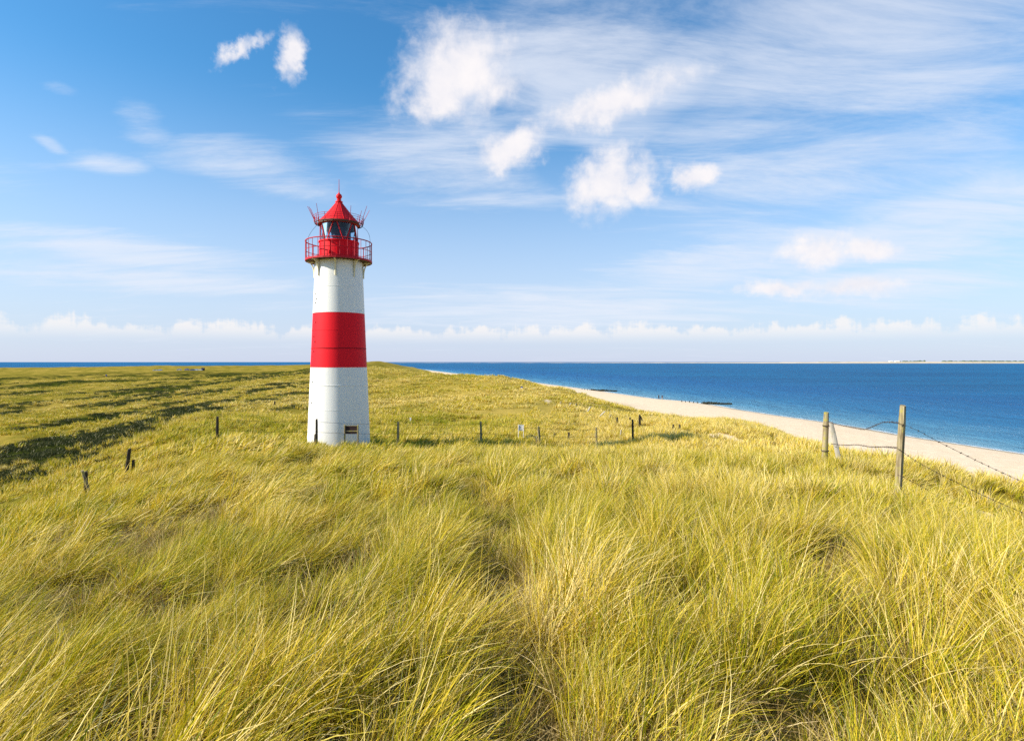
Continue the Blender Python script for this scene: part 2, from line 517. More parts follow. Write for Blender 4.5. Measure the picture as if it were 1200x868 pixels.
def tussock(x, y, cell, seed):
    """mounds of grass: 1 in the heart of a tussock, 0 between them; also the way outwards and a number of its own"""
    gx, gy = np.floor(x/cell), np.floor(y/cell)
    best = np.full(x.shape, -9.0); ox = np.zeros(x.shape); oy = np.zeros(x.shape); idn = np.zeros(x.shape)
    for i in (-1, 0, 1):
        for j in (-1, 0, 1):
            cx = (gx+i+0.1+0.8*hash2(gx+i, gy+j, seed))*cell; cy = (gy+j+0.1+0.8*hash2(gx+i, gy+j, seed+3))*cell
            rr = cell*(0.5+0.5*hash2(gx+i, gy+j, seed+5))
            dx_, dy_ = x-cx, y-cy
            q = 1-np.hypot(dx_, dy_)/rr
            m = q > best
            best = np.where(m, q, best); ox = np.where(m, dx_/rr, ox); oy = np.where(m, dy_/rr, oy)
            idn = np.where(m, hash2(gx+i, gy+j, seed+7), idn)
    return best, ox, oy, idn
PITS = [(0.0,2.35,.26,.30),(-0.95,2.45,.30,.22),(-1.6,2.2,.2,.2),(-3.1,4.6,.5,.22),(-2.4,7.0,.6,.3),(-2.0,5.6,.4,.2),(-3.3,9.5,.8,.35),(-1.6,9.0,.5,.3),(0.55,8.2,.45,.28),(-0.2,5.3,.3,.5),
        (2.05,5.6,.4,.3),(1.6,8.0,.5,.25),(2.2,3.6,.35,.22),(1.15,4.3,.3,.2),(3.4,7.4,.6,.3),(1.9,2.7,.3,.2),(4.4,6.5,.5,.25),(-4.6,6.6,.6,.25),(-5.8,9.2,.8,.3),(3.0,4.7,.4,.2),(-2.6,12.5,.9,.5),(1.5,13,.9,.4),(4.2,11.5,.7,.35),(-1.0,3.6,.3,.16)]
_pr = random.Random(23)
for _k in range(46):
    _r, _t = math.exp(_pr.uniform(math.log(5.0), math.log(24.0))), _pr.uniform(-0.75, 0.75)
    _w = 0.10 + 0.028*_r
    PITS.append((_r*math.sin(_t), _r*math.cos(_t), _w*_pr.uniform(.8, 1.6), _w*_pr.uniform(.6, 1.2)))
def pits(x, y):
    f = np.zeros(x.shape)
    wob = 0.5*fbm(x/0.5, y/0.5, 83, 2)
    for px, py, ra, rb in PITS:
        f = np.maximum(f, np.exp(-(((x-px)/ra/1.3)**2 + ((y-py)/rb/1.5)**2)*(1+wob)))
    return f
def beach_w(x, y):
    return 34 + 6 * fbm(x/30, y/30, 91, 3)
def H(x, y):
    x = np.asarray(x, float); y = np.asarray(y, float)
    shp = x.shape
    x = x.ravel(); y = y.ravel()
    r = np.hypot(x, y)
    z = tps(x, y)
    # hummocks of the near dune
    z = z + (0.22 * fbm(x/2.3, y/2.3, 5, 3) + 0.20*np.clip(tussock(x, y, 0.92, 301)[0], -0.4, 1)) * (1 - smooth(25, 60, r)) * smooth(0.5, 3, r)
    z = z - 0.09 * np.exp(-(trail_dist(x, y)/0.35)**2) * (1 - 0.7*smooth(7, 14, y)) - 0.22*pits(x, y)
    # dune relief further off, stretched across the wind
    a = R(28)
    xs, ys = x*math.cos(a) + y*math.sin(a), -x*math.sin(a) + y*math.cos(a)
    mid = smooth(22, 70, r)
    z = z + mid * (0.62 - 0.08*smooth(-5, 15, x)*smooth(200, 100, r)) * fbm(xs/13, ys/7.5, 21, 4)
    far = smooth(110, 300, r) * (0.2 + 0.8*smooth(-20, -110, x))
    z = z + far * 1.3 * fbm(xs/60, ys/26, 33, 4)
    hump = smooth(38, 60, r) * (1 - smooth(150, 260, r)) * smooth(-40, -15, x)
    z = z + hump * (0.85*fbm(x/15 + 3.1, y/24, 37, 3) - 0.15)
    plain = smooth(34, 60, r) * smooth(-18, -34, x) * (1 - smooth(380, 600, r))
    z = z + plain * 0.75*fbm((x - 0.3*y)/6.5, (y + 0.3*x)/24, 39, 4)
    z = np.maximum(z, 3.0 + 0.5*fbm(x/40, y/40, 3, 2))
    s = inland(x, y)
    bw = beach_w(x, y)
    beach = np.where(s > 0, 2.6*(1-np.exp(-s/24.0)), 0.07*s) + 0.05*fbm(x/6, y/6, 41, 3)*smooth(4, 12, s)
    beach = np.maximum(beach, -6)
    k = smooth(0, 24, s - bw)
    z = beach*(1-k) + z*k
    return z.reshape(shp)
def ground(x, y):
    return float(H(np.array([x]), np.array([y]))[0])
def cast(u, v, d0=1.5, d1=1500):
    """where the line of sight (u, v) meets the ground"""
    d = np.exp(np.linspace(math.log(d0), math.log(d1), 1500))
    x = (u-U0)/F*d
    z = EYE - (v-VH)/F*d
    hit = np.where(H(x, d) >= z)[0]
    i = hit[0] if len(hit) else len(d)-1
    return x[i], d[i]
def at_depth(u, d):
    x = (u-U0)/F*d
    return Vector((x, d, ground(x, d)))

# bare sand patches: centre and radii in metres
PATCH = []
for (u, v, ru, rv) in ((857,515,9,4.0),(930,520,7,3.5),(900,519,12,2.5),(1106,590,9,6),(1148,577,9,4),(640,470,5,1.5),(628,455,5,1.5),(760,484,6,2),(830,489,9,2),(885,500,12,2),(1130,600,12,4),(706,468,5,1.5),(845,512,14,2)):
    x, d = cast(u, v)
    PATCH.append((x, d, ru/F*d, max(0.45, min(6.0, rv/F*d*9.0))))
PATCH += [(6.5, 8.6, .30, .75), (11.6, 15.2, .55, 2.2), (12.9, 27.5, .55, 3.5), (13.4, 31, .9, 3.0)]
def sandiness(x, y):
    s = inland(x, y)
    f = 1 - smooth(6, 15, s - beach_w(x, y) + 6*fbm(x/5, y/5, 61, 4))
    for px, py, ra, rb in PATCH:
        q = np.sqrt(((x-px)/ra)**2 + ((y-py)/rb)**2) + 0.45*fbm(x/0.8, y/0.8, 77, 3)
        f = np.maximum(f, 1 - smooth(0.75, 1.15, q))
    # blown sand between the tussocks of the seaward dune
    g = fbm(x/3.6, y/11, 67, 4)
    r = np.hypot(x, y)
    f = np.maximum(f, smooth(0.30, 0.50, g) * smooth(78, 48, s) * smooth(24, 40, r) * smooth(5, 12, x))
    return np.clip(f, 0, 1)
def heathiness(x, y):
    r = np.hypot(x, y)
    a = R(22)
    xs, ys = x*math.cos(a) + y*math.sin(a), -x*math.sin(a) + y*math.cos(a)
    c_, l_ = x - 0.30*y, y + 0.30*x
    wf, wm = smooth(130, 260, r), smooth(55, 95, r)
    n = (1-wm)*fbm(c_/6, l_/10, 57, 4, 0.6) + wm*(1-wf)*fbm(c_/8.5, l_/24, 58, 4, 0.6) + wf*fbm(c_/22, l_/95, 59, 4, 0.6)
    n = 0.62*n + 0.55*fbm(c_/3.6, l_/9, 53, 4, 0.65)*(1-wf) + 0.5*wf*fbm(c_/9, l_/40, 54, 4, 0.65) + 0.2*fbm(x/50, y/80, 51, 2)
    left = smooth(-14, -34, x + 0.02*y) * smooth(-0.02, -0.22, x/np.maximum(r,1) + 0.16)
    return smooth(-0.12, 0.02, n) * left * smooth(34, 60, r) * smooth(700, 450, r)

# ------------------------------------------------------------------ ground sheet
def polar_grid(radii, fine=520, coarse=110, half=R(58)):
    ang = np.concatenate([np.linspace(-half, half, fine), np.linspace(half, 2*math.pi-half, coarse+2)[1:-1]])
    na, nr = len(ang), len(radii)
    A, RR = np.meshgrid(ang, radii)
    X, Y = (RR*np.sin(A)).ravel(), (RR*np.cos(A)).ravel()
    i = np.arange(nr-1)[:,None]*na + np.arange(na)[None,:]
    j = np.arange(nr-1)[:,None]*na + (np.arange(na)[None,:]+1) % na
    quads = np.stack([i, j, j+na, i+na], -1).reshape(-1, 4)
    return X, Y, quads[:, ::-1], na
def np_mesh(name, co, quads, smooth_sh=True, attrs=None, extra_faces=None):
    me = bpy.data.meshes.new(name)
    me.vertices.add(len(co))
    me.vertices.foreach_set('co', np.asarray(co, np.float32).ravel())
    k = quads.shape[1]
    me.loops.add(quads.size)
    me.loops.foreach_set('vertex_index', quads.astype(np.int32).ravel())
    me.polygons.add(len(quads))
    me.polygons.foreach_set('loop_start', np.arange(0, quads.size, k, dtype=np.int32))
    me.update(calc_edges=True)
    if smooth_sh: me.polygons.foreach_set('use_smooth', np.ones(len(quads), bool))
    for nm, arr in (attrs or {}).items():
        a = me.attributes.new(nm, 'FLOAT', 'POINT')
        a.data.foreach_set('value', np.asarray(arr, np.float32))
    me.validate()
    return me
radii = np.concatenate([np.geomspace(0.35, 900, 400), np.geomspace(900, 3600, 40)[1:]])
X, Y, Q, na = polar_grid(radii)
Z = H(X, Y)
sand_a, heath_a = sandiness(X, Y), heathiness(X, Y)
tuft_a = 0.5 + 0.5*fbm(X/7, Y/5, 71, 4)
gm = np_mesh('ground', np.stack([X, Y, Z], 1), Q, True, {'sand': sand_a, 'heath': heath_a, 'dry': tuft_a, 'seaside': smooth(112, 62, inland(X, Y))*smooth(20, 40, np.hypot(X, Y))})
def ground_mat():
    m, t, out = new_mat('dune_ground')
    oc = t.n('ShaderNodeTexCoord').outputs['Object']
    n_big = t.noise(oc, 0.045, 5, 0.6)
    n_mid = t.noise(oc, 0.6, 6, 0.65)
    n_fin = t.noise(oc, 9, 5, 0.65)
    n_s = t.noise(oc, 40, 4, 0.6)
    sandf = t.attr('sand').outputs['Fac']
    heath = t.attr('heath').outputs['Fac']
    dry = t.attr('dry').outputs['Fac']
    veg = t.ramp(t.math('ADD', t.math('MULTIPLY', n_mid, 0.55), t.math('MULTIPLY', dry, 0.5)),
                 [(0.28, (0.10, 0.10, 0.012)), (0.45, (0.21, 0.175, 0.022)), (0.6, (0.36, 0.26, 0.045)), (0.8, (0.46, 0.32, 0.08))])
    veg = t.mix(t.math('MULTIPLY', t.sstep(0.45, 0.7, n_fin), 0.7), veg, (0.16, 0.10, 0.03))
    hcol = t.mix(t.sstep(0.4, 0.6, n_mid), (0.014, 0.026, 0.004), (0.04, 0.055, 0.008))
    veg = t.mix(t.math('MULTIPLY', heath, 0.92), veg, hcol)
    sand = t.mix(t.sstep(0.35, 0.7, n_mid), (0.76, 0.575, 0.385), (0.84, 0.66, 0.465))
    sand = t.mix(t.math('MULTIPLY', t.sstep(0.45, 0.65, n_s), 0.25), sand, (0.60, 0.46, 0.31))
    px = t.n('ShaderNodeNewGeometry')
    zz = t.sep(px.outputs['Position'])[2]
    wet = t.sstep(0.42, 0.10, t.math('ADD', zz, t.math('MULTIPLY', t.math('SUBTRACT', n_mid, 0.5), 0.25)))
    sand = t.mix(wet, sand, (0.34, 0.28, 0.20))
    veg = t.mix(t.math('MULTIPLY', t.attr('seaside').outputs['Fac'], 0.6), veg, (0.50, 0.36, 0.09))
    col = t.mix(sandf, veg, sand)
    bmp = t.math('ADD', t.math('MULTIPLY', n_mid, 1.0), t.math('MULTIPLY', n_fin, 0.25))
    principled(t, out, col, 1.0, spec=0.0, bump=bmp, bstr=0.55, bdist=0.25)
    return m
gm.materials.append(ground_mat())
go = bpy.data.objects.new('ground', gm)
C.objects.link(go)
tag(go, kind='structure')

# ------------------------------------------------------------------ sea
radii = np.concatenate([np.geomspace(40, 1500, 300), np.geomspace(1500, 60000, 60)[1:]])
X, Y, Q, na = polar_grid(radii, 420, 60)
off = -inland(X, Y)
sm = np_mesh('sea', np.stack([X, Y, np.zeros_like(X)], 1), Q, True, {'offshore': off})
def sea_mat():
    m, t, out = new_mat('sea_water')
    pos = t.n('ShaderNodeNewGeometry').outputs['Position']
    offs = t.attr('offshore').outputs['Fac']
    mp = t.n('ShaderNodeMapping'); t.link(pos, mp.inputs[0]); mp.inputs[3].default_value = (0.35, 1.0, 1)
    w1 = t.noise(mp.outputs[0], 0.55, 5, 0.62, 0.3)
    mp4 = t.n('ShaderNodeMapping'); t.link(pos, mp4.inputs[0]); mp4.inputs[3].default_value = (1.5, 0.55, 1)
    w2 = t.noise(mp4.outputs[0], 0.045, 8, 0.74, 0.2)
    mp2 = t.n('ShaderNodeMapping'); t.link(pos, mp2.inputs[0]); mp2.inputs[3].default_value = (0.003, 0.02, 1)
    w3 = t.noise(mp2.outputs[0], 1.0, 5, 0.55)
    o2 = t.math('ADD', offs, t.math('MULTIPLY', t.math('SUBTRACT', w2, 0.5), 40.0))
    deep = t.mix(t.sstep(0.35, 0.7, w3), (0.001, 0.092, 0.23), (0.003, 0.145, 0.32))
    c = t.ramp(t.math('DIVIDE', o2, 110.0), [(0.0, (0.17, 0.34, 0.44)), (0.10, (0.08, 0.26, 0.40)), (0.34, (0.02, 0.165, 0.34)), (1.0, (0.004, 0.115, 0.30))])
    c = t.mix(t.sstep(60, 260, offs), c, deep)
    fo = t.math('ADD', offs, t.math('MULTIPLY', t.math('SUBTRACT', w1, 0.5), 3.4))
    foam = t.math('MULTIPLY', t.sstep(1.6, 0.5, fo), t.sstep(0.30, 0.55, w2))
    caps = t.math('MULTIPLY', t.sstep(0.70, 0.76, w1), t.sstep(0.52, 0.66, w2))
    c = t.mix(foam, c, (0.82, 0.84, 0.85))
    h = t.math('ADD', t.math('MULTIPLY', w1, 0.3), t.math('MULTIPLY', w2, 4.0))
    bp = t.n('ShaderNodeBump'); bp.inputs['Strength'].default_value = 1.0; bp.inputs['Distance'].default_value = 1.5
    t.link(h, bp.inputs['Height'])
    d = t.n('ShaderNodeBsdfDiffuse'); t.link(c, d.inputs[0]); t.link(bp.outputs[0], d.inputs['Normal'])
    g = t.n('ShaderNodeBsdfGlossy'); g.inputs['Roughness'].default_value = 0.32; t.link(bp.outputs[0], g.inputs['Normal'])
    mx = t.n('ShaderNodeMixShader'); mx.inputs[0].default_value = 0.13      # mean Fresnel reflectance of a choppy surface
    t.link(d.outputs[0], mx.inputs[1]); t.link(g.outputs[0], mx.inputs[2]); t.link(mx.outputs[0], out.inputs[0])
    return m
sm.materials.append(sea_mat())
so = bpy.data.objects.new('sea', sm)
C.objects.link(so)
tag(so, kind='structure')

# ------------------------------------------------------------------ far shore across the sound
FD = 6200.0
def far_shore():
    us = np.arange(380, 1560, 3.0)
    x = (us-U0)/F*FD
    rise = smooth(560, 950, us)*0.6 + smooth(850, 1050, us)*0.5
    hgt = 1.5 + 13.5*rise + 2.0*fbm(us/9, us*0, 3, 4)
    yb = FD + 500*(1-smooth(640, 1000, us)) * 3
    co, q = [], []
    n = len(us)
    for k, (dy, f) in enumerate(((0, -0.1), (20, 0.35), (70, 1.0), (260, 0.85), (600, -0.1))):
        co.append(np.stack([x*(yb+dy)/FD, yb+dy, hgt*f], 1))
    co = np.concatenate(co)
    for k in range(4):
        for i in range(n-1):
            q.append((k*n+i, k*n+i+1, (k+1)*n+i+1, (k+1)*n+i))
    me = np_mesh('far_shore', co, np.array(q))
    m, t, out = new_mat('far_sand')
    oc = t.n('ShaderNodeTexCoord').outputs['Object']
    n1 = t.noise(oc, 0.006, 4, 0.6)
    principled(t, out, t.mix(t.sstep(0.4, 0.6, n1), (0.54, 0.44, 0.31), (0.60, 0.49, 0.36)), 1.0, spec=0.0)
    me.materials.append(m)
    o = bpy.data.objects.new('far_shore', me)
    C.objects.link(o)
    tag(o, kind='structure')
    # wood behind the sand, a far dark mass
    b = MB()
    rr = random.Random(5)
    for (u0, u1, hh) in ((1052, 1078, 16), (1074, 1082, 22), (1104, 1240, 18), (960, 1040, 6), (1300, 1500, 16)):
        u = u0
        while u < u1:
            w = rr.uniform(1.2, 3.0); h = hh*rr.uniform(0.75, 1.15)
            xx = (u-U0)/F*(FD+330); ww = w/F*FD
            b.lathe([(ww*0.7, 0), (ww, 8+h*0.5), (ww*0.8, 10+h*0.8), (ww*0.2, 10+h)], 7, c=(xx, FD+330+rr.uniform(-30, 30)))
            u += w*0.9
    m, t, out = new_mat('far_wood')
    principled(t, out, (0.10, 0.14, 0.10), 0.95, spec=0.05)
    o = b.build('far_woodland', m)
    tag(o, 'thin bluish strip of woodland along the far shore', 'woodland', kind='stuff')
    for k, (u, w) in enumerate(((1044, 34), (1050, 20), (1053, 16))):
        t_ = thing('far_house', ((u-U0)/F*(FD+200), FD+200, 14.0), ('larger pale house on the far shore left of the woodland strip', 'middle pale house of three on the far shore', 'smallest pale house on the far shore next to the trees')[k], 'house', 'houses on the far shore')
        MB().box((0, 0, 3), (w, 20, 10)).build('wall', M['signwhite'], t_)
        hw = w/2 + 1
        MB().poly([(-hw,-11,8),(hw,-11,8),(hw,11,8),(-hw,11,8),(-hw,0,15),(hw,0,15)], [(0,1,5,4),(2,3,4,5),(0,4,3),(1,2,5),(3,2,1,0)]).build('roof', M['signwhite'], t_)
far_shore()

# ------------------------------------------------------------------ lighthouse
def lighthouse():
    D = 31.5
    p = at_depth(397.3, D)
    zb = 10.35
    L = thing('lighthouse', (p.x, p.y, zb), 'white lighthouse with a red middle band and red lantern standing in dune grass', 'lighthouse')
    def zz(v): return EYE + (VH - v) / F * D - zb
    z_g = 20.25 - zb                       # gallery deck
    R0, R1 = 1.615, 1.20
    def rad(z): return R0 + (R1 - R0) * (z / z_g)
    bands = [(0.0, zz(478), 'white'), (zz(478), zz(450.5), 'white'), (zz(450.5), zz(429.8), 'white'), (zz(429.8), zz(408.5), 'red'), (zz(408.5), zz(388), 'red'),
             (zz(388), zz(367.5), 'red'), (zz(367.5), zz(338), 'white'), (zz(338), z_g - 0.02, 'white')]
    for k, (a, b, m) in enumerate(bands):
        s = MB().lathe([(rad(a), a), (rad(b), b)], 64).build('tower_section', M[m], L, True)
        s['label'] = ('white' if m == 'white' else 'red') + ' painted iron section of the tower'
        if k:
            fl = 0.012 if k in (2, 4) else 0.005
            mm = m if k != 4 else 'seam'
            MB().lathe([(rad(a)-0.03, a-0.018), (rad(a)+fl, a-0.018), (rad(a)+fl, a+0.018), (rad(a)-0.03, a+0.018)], 64, close_ends=False).build('seam_flange', M[mm], s, True)
    # small cable clips up the lit side
    for v in (346, 357, 379, 395, 401, 447, 470, 352, 412):
        z = zz(v); a = R(219 + (v * 7) % 9)
        r = rad(z) + 0.02
        MB().box((r*math.cos(a), r*math.sin(a), z), (0.04, 0.04, 0.06), a).build('cable_clip', M['dark'], L)
    # gallery
    RG = 1.68
    n = 64
    deck = MB().lathe([(0.9, z_g), (RG-0.02, z_g), (RG, z_g+0.02), (RG, z_g+0.07), (0.9, z_g+0.07)], 32, close_ends=False).build('gallery_deck', M['rust'], L)
    MB().lathe([(RG+0.003, z_g-0.015), (RG+0.025, z_g-0.015), (RG+0.025, z_g+0.08), (RG+0.003, z_g+0.08), (RG+0.003, z_g-0.015)], 32, close_ends=False).build('deck_edge', M['redrail'], deck)
    for k in range(8):
        a = R(-90 + 8 + 45*k)
        ca, sa = math.cos(a), math.sin(a)
        zt, zl = z_g - 0.03, z_g - 0.85
        rin = rad(zl) + 0.03
        pts = []
        for q in range(9):
            t = q / 8 * math.pi/2
            rr_ = rin + (RG - 0.12 - rin) * (1 - math.cos(t))
            z = zl + 0.12 + (zt - zl - 0.12) * math.sin(t)
            pts.append((rr_*ca, rr_*sa, z))
        b = MB().tube([(rin*ca, rin*sa, zl)] + pts, 0.035, 6)
        b.tube([(rin*ca, rin*sa, zl), (rad(zt)*ca*1.02, rad(zt)*sa*1.02, zt)], 0.03, 6)
        b.tube([((rin+0.02)*ca, (rin+0.02)*sa, zt), ((RG-0.05)*ca, (RG-0.05)*sa, zt)], 0.035, 6)
        b.build('bracket', M['cream'], L, True)
    rail = MB().ring(RG, z_g+1.02, 0.028, 64, 6).build('railing', M['redrail'], L, True)
    for zr in (0.55, 0.14):
        MB().ring(RG, z_g+zr, 0.012 if zr != 0.55 else 0.016, 64, 6).build('rail_ring', M['redrail'], rail, True)
    for k in range(28):
        a = 2*math.pi*(k+0.35)/28
        rr_ = 0.024 if k % 4 == 0 else 0.013
        MB().tube([(RG*math.cos(a), RG*math.sin(a), z_g), (RG*math.cos(a), RG*math.sin(a), z_g+1.02)], rr_, 6).build('baluster', M['redrail'], rail, True)
    # red drum below the glass
    z_d = 21.30 - zb
    RD = 0.985
    drum = MB().lathe([(RD, z_g+0.07), (RD, z_d-0.07), (RD+0.05, z_d-0.06), (RD+0.05, z_d), (RD-0.04, z_d)], 64).build('lantern_drum', M['red'], L, True)
    for k in range(16):
        a = 2*math.pi*(k+0.5)/16
        MB().box(((RD+0.006)*math.cos(a), (RD+0.006)*math.sin(a), (z_g+z_d)/2), (0.03, 0.035, z_d-z_g-0.24), a).build('panel_rib', M['red'], drum)
    a = R(-103)
    MB().tube([(RD*math.cos(a), RD*math.sin(a), z_g+0.38), ((RD+0.10)*math.cos(a), (RD+0.10)*math.sin(a), z_g+0.38)], [0.07, 0.055], 12).build('vent_knob', M['red'], drum, True)
    a = R(-104)
    MB().tube([((RD+.05)*math.cos(a), (RD+.05)*math.sin(a), z_d-0.06), ((RD+0.14)*math.cos(a), (RD+0.14)*math.sin(a), z_d-0.04)], [0.05, 0.04], 10).build('hatch_hinge', M['red'], drum, True)
    # glazing: zigzag bars with triangular panes
    z_t = 22.22 - zb
    RP = 0.955
    tops = [R(-90 + 4 + 60*k) for k in range(6)]
    bots = [R(-90 + 34 + 60*k) for k in range(6)]
    def pt(a, z, r=RP): return Vector((r*math.cos(a), r*math.sin(a), z))
    for k in range(6):
        a0, b0, a1, b1 = tops[k], bots[k], tops[(k+1) % 6], bots[(k-1) % 6]
        MB().tube([pt(a0+R(5), z_t+0.02), pt(b0-R(5), z_d-0.02)], 0.034, 6).build('glazing_bar', M['redrail'], L, True)
        MB().tube([pt(a0-R(5), z_t+0.02), pt(b1+R(5), z_d-0.02)], 0.034, 6).build('glazing_bar', M['redrail'], L, True)
        a1u = a0 + R(60)
        b1d = b0 - R(60)
        # down-pointing pane between two tops, up-pointing pane between two bottoms, following the curve
        def pane(full_a, full_b, zfull, za, apex):
            n_ = 8
            vs, fs = [], []
            for q in range(n_+1):
                t = q / n_
                vs.append(pt(full_a + (full_b-full_a)*t, zfull, RP-0.012))
                vs.append(pt(apex + (full_a-apex)*0.12 + (full_b-full_a)*0.12*t, za, RP-0.012))
            for q in range(n_):
                fs.append((2*q, 2*q+2, 2*q+3, 2*q+1))
            return MB().poly(vs, fs)
        pane(a0+R(5), a1u-R(5), z_t, z_d, b0).build('glass_pane', M['glass'], L, True)
        pane(b1d+R(5), b0-R(5), z_d, z_t, a0).build('glass_pane', M['glass'], L, True)
    MB().ring(RP, z_t-0.005, 0.03, 48, 6).build('glazing_ring', M['redrail'], L, True)
    # inside: optic on a pedestal, ceiling plate, dark screen on the landward half
    op = MB().lathe([(0.30, z_d-0.05), (0.30, z_d+0.12), (0.20, z_d+0.14), (0.20, z_d+0.22), (0.34, z_d+0.26)] +
                    [(0.34 + 0.06*math.sin(math.pi*q/12) + (0.018 if q % 2 else 0), z_d+0.26+0.5*q/12) for q in range(13)] + [(0.2, z_d+0.82), (0.1, z_t)], 32)
    op.build('optic', M['lens'], L, True)
    MB().lathe([(0.0, z_t-0.06), (0.93, z_t-0.06), (0.93, z_t-0.02)], 32, close_ends=False).build('ceiling_plate', M['navy'], L)
    sc = MB().lathe([(0.88, z_d), (0.88, z_t-0.06), (0.87, z_t-0.06), (0.87, z_d)], 20, R(62), R(128), False)
    sc.build('light_screen', M['navy'], L)
    sc = MB().lathe([(0.89, z_t-0.26), (0.89, z_t-0.062), (0.885, z_t-0.062)], 40, R(-20), R(200), False)
    sc.build('screen_band', M['navy'], L)
    MB().box((-0.62, 0.3, z_t-0.18), (0.28, 0.2, 0.2)).build('instrument_box', M['signwhite'], L)
    # roof
    z_e = 22.27 - zb
    z_c = 23.42 - zb
    roof = MB().lathe([(0.90, z_e-0.06), (1.02, z_e-0.07), (1.05, z_e-0.02), (1.03, z_e+0.05), (0.96, z_e+0.14), (0.80, z_e+0.30), (0.55, z_e+0.60), (0.30, z_e+0.92), (0.17, z_e+1.09), (0.15, z_c)], 48).build('roof', M['roofred'], L, True)
    for k in range(12):
        a = 2*math.pi*k/12
        MB().tube([(r*math.cos(a), r*math.sin(a), z) for r, z in ((1.03, z_e+0.05), (0.962, z_e+0.145), (0.80, z_e+0.305), (0.55, z_e+0.605), (0.30, z_e+0.925), (0.17, z_e+1.09))], 0.013, 5).build('roof_rib', M['roofred'], roof, True)
    MB().lathe([(1.053, z_e-0.085), (1.075, z_e-0.085), (1.075, z_e-0.01), (1.055, z_e)], 48, close_ends=False).build('gutter', M['rust'], roof, True)
    fin = MB().lathe([(0.19, z_c-0.02), (0.19, z_c+0.03), (0.10, z_c+0.05), (0.10, z_c+0.08), (0.12, z_c+0.10), (0.12, z_c+0.13), (0.07, z_c+0.15)] +
                     [(0.155*math.cos(t), z_c+0.29+0.155*math.sin(t)) for t in [R(-65+q*12.5) for q in range(12)]] + [(0.05, z_c+0.46), (0.02, z_c+0.52)], 24)
    fo = fin.build('finial', M['roofred'], roof, True)
    MB().tube([(0, 0, z_c+0.5), (0, 0, z_c+0.8), (0.0, 0, 24.62-zb)], [0.022, 0.016, 0.010], 6).build('lightning_rod', M['redrail'], fo, True)
    # walkway rail round the eaves with whip aerials
    RR = 1.21
    er = MB().ring(RR, z_e-0.03, 0.026, 48, 6).build('eaves_ring', M['rust'], L, True)
    for zq in (0.13, 0.24, 0.34):
        MB().ring(RR+0.02+zq*0.1, z_e+zq, 0.010, 48, 5).build('hoop', M['redrail'], er, True)
    for k in range(12):
        a = 2*math.pi*(k+0.4)/12
        ca, sa = math.cos(a), math.sin(a)
        b = MB().tube([(1.02*ca, 1.02*sa, z_e-0.05), (RR*ca, RR*sa, z_e-0.03), ((RR+0.055)*ca, (RR+0.055)*sa, z_e+0.35)], 0.014, 5)
        b.build('stay', M['redrail'], er, True)
    for (az_, tilt, ln) in ((-178, 24, 1.0), (172, 22, 0.95), (205, 20, 0.8), (-128, 9, 0.82), (-48, 8, 0.72), (-6, 17, 0.95), (6, 24, 0.85), (-20, 15, 0.6), (60, 12, 0.8), (115, 12, 0.8)):
        a = R(az_)
        r0 = RR + 0.03
        r1 = r0 + ln*math.sin(R(tilt))
        b = MB().tube([(r0*math.cos(a), r0*math.sin(a), z_e-0.02), (r0*math.cos(a)*1.01, r0*math.sin(a)*1.01, z_e+0.12)], 0.03, 6)
        b.tube([(r0*math.cos(a), r0*math.sin(a), z_e+0.1), (r1*math.cos(a), r1*math.sin(a), z_e+ln*math.cos(R(tilt)))], [0.016, 0.010], 5)
        b.build('aerial', M['redrail'], L, True)
    # loops of cable from the eaves to the railing
    for (az_, bow) in ((-4, 0.28), (186, 0.10)):
        a = R(az_)
        pts = []
        for q in range(11):
            t = q/10
            r_ = 1.15 + (RG-1.15)*t + bow*math.sin(math.pi*t)*0.5
            pts.append((r_*math.cos(a), r_*math.sin(a), z_e-0.1 + (z_g+1.02-z_e+0.1)*t + bow*0.3*math.sin(math.pi*t)))
        MB().tube(pts, 0.008, 5).build('cable', M['cable'], L, True)
    return L
LH = lighthouse()

# ------------------------------------------------------------------ posts, fences, signs
def post_mesh(h, r, seed, lean=(0, 0), sink=0.35, n=9):
    rr = random.Random(seed)
    b = MB()
    rows = 7
    ph = [rr.uniform(0.9, 1.1) for _ in range(n)]
    for k in range(rows+1):
        t = k/rows
        z = -sink + (h + sink)*t
        for j in range(n):
            a = 2*math.pi*j/n
            q = r*(1.06 - 0.12*t)*ph[j]*rr.uniform(0.97, 1.03)
            if k == rows: q *= 0.86
            b.v.append((q*math.cos(a) + lean[0]*max(z, 0)/max(h, 0.01) + lean[0]*0*t, q*math.sin(a) + lean[1]*max(z, 0)/max(h, 0.01), z + (0.012*math.sin(a*1.0) if k == rows else 0)))
    for k in range(rows):
        for j in range(n):
            a_, b_ = k*n+j, k*n+(j+1) % n
            b.f.append([a_, b_, b_+n, a_+n])
    b.f.append([rows*n+j for j in range(n)])
    b.f.append([j for j in range(n)][::-1])
    return b
def wire_path(p0, p1, sag, n=14, wob=0.0, seed=0):
    rr = random.Random(seed)
    pts = []
    for k in range(n+1):
        t = k/n
        p = p0.lerp(p1, t)
        p.z -= sag*4*t*(1-t)
        if 0 < k < n:
            p.z += rr.uniform(-wob, wob)
            p.y += rr.uniform(-wob, wob)
        pts.append(p)
    return pts
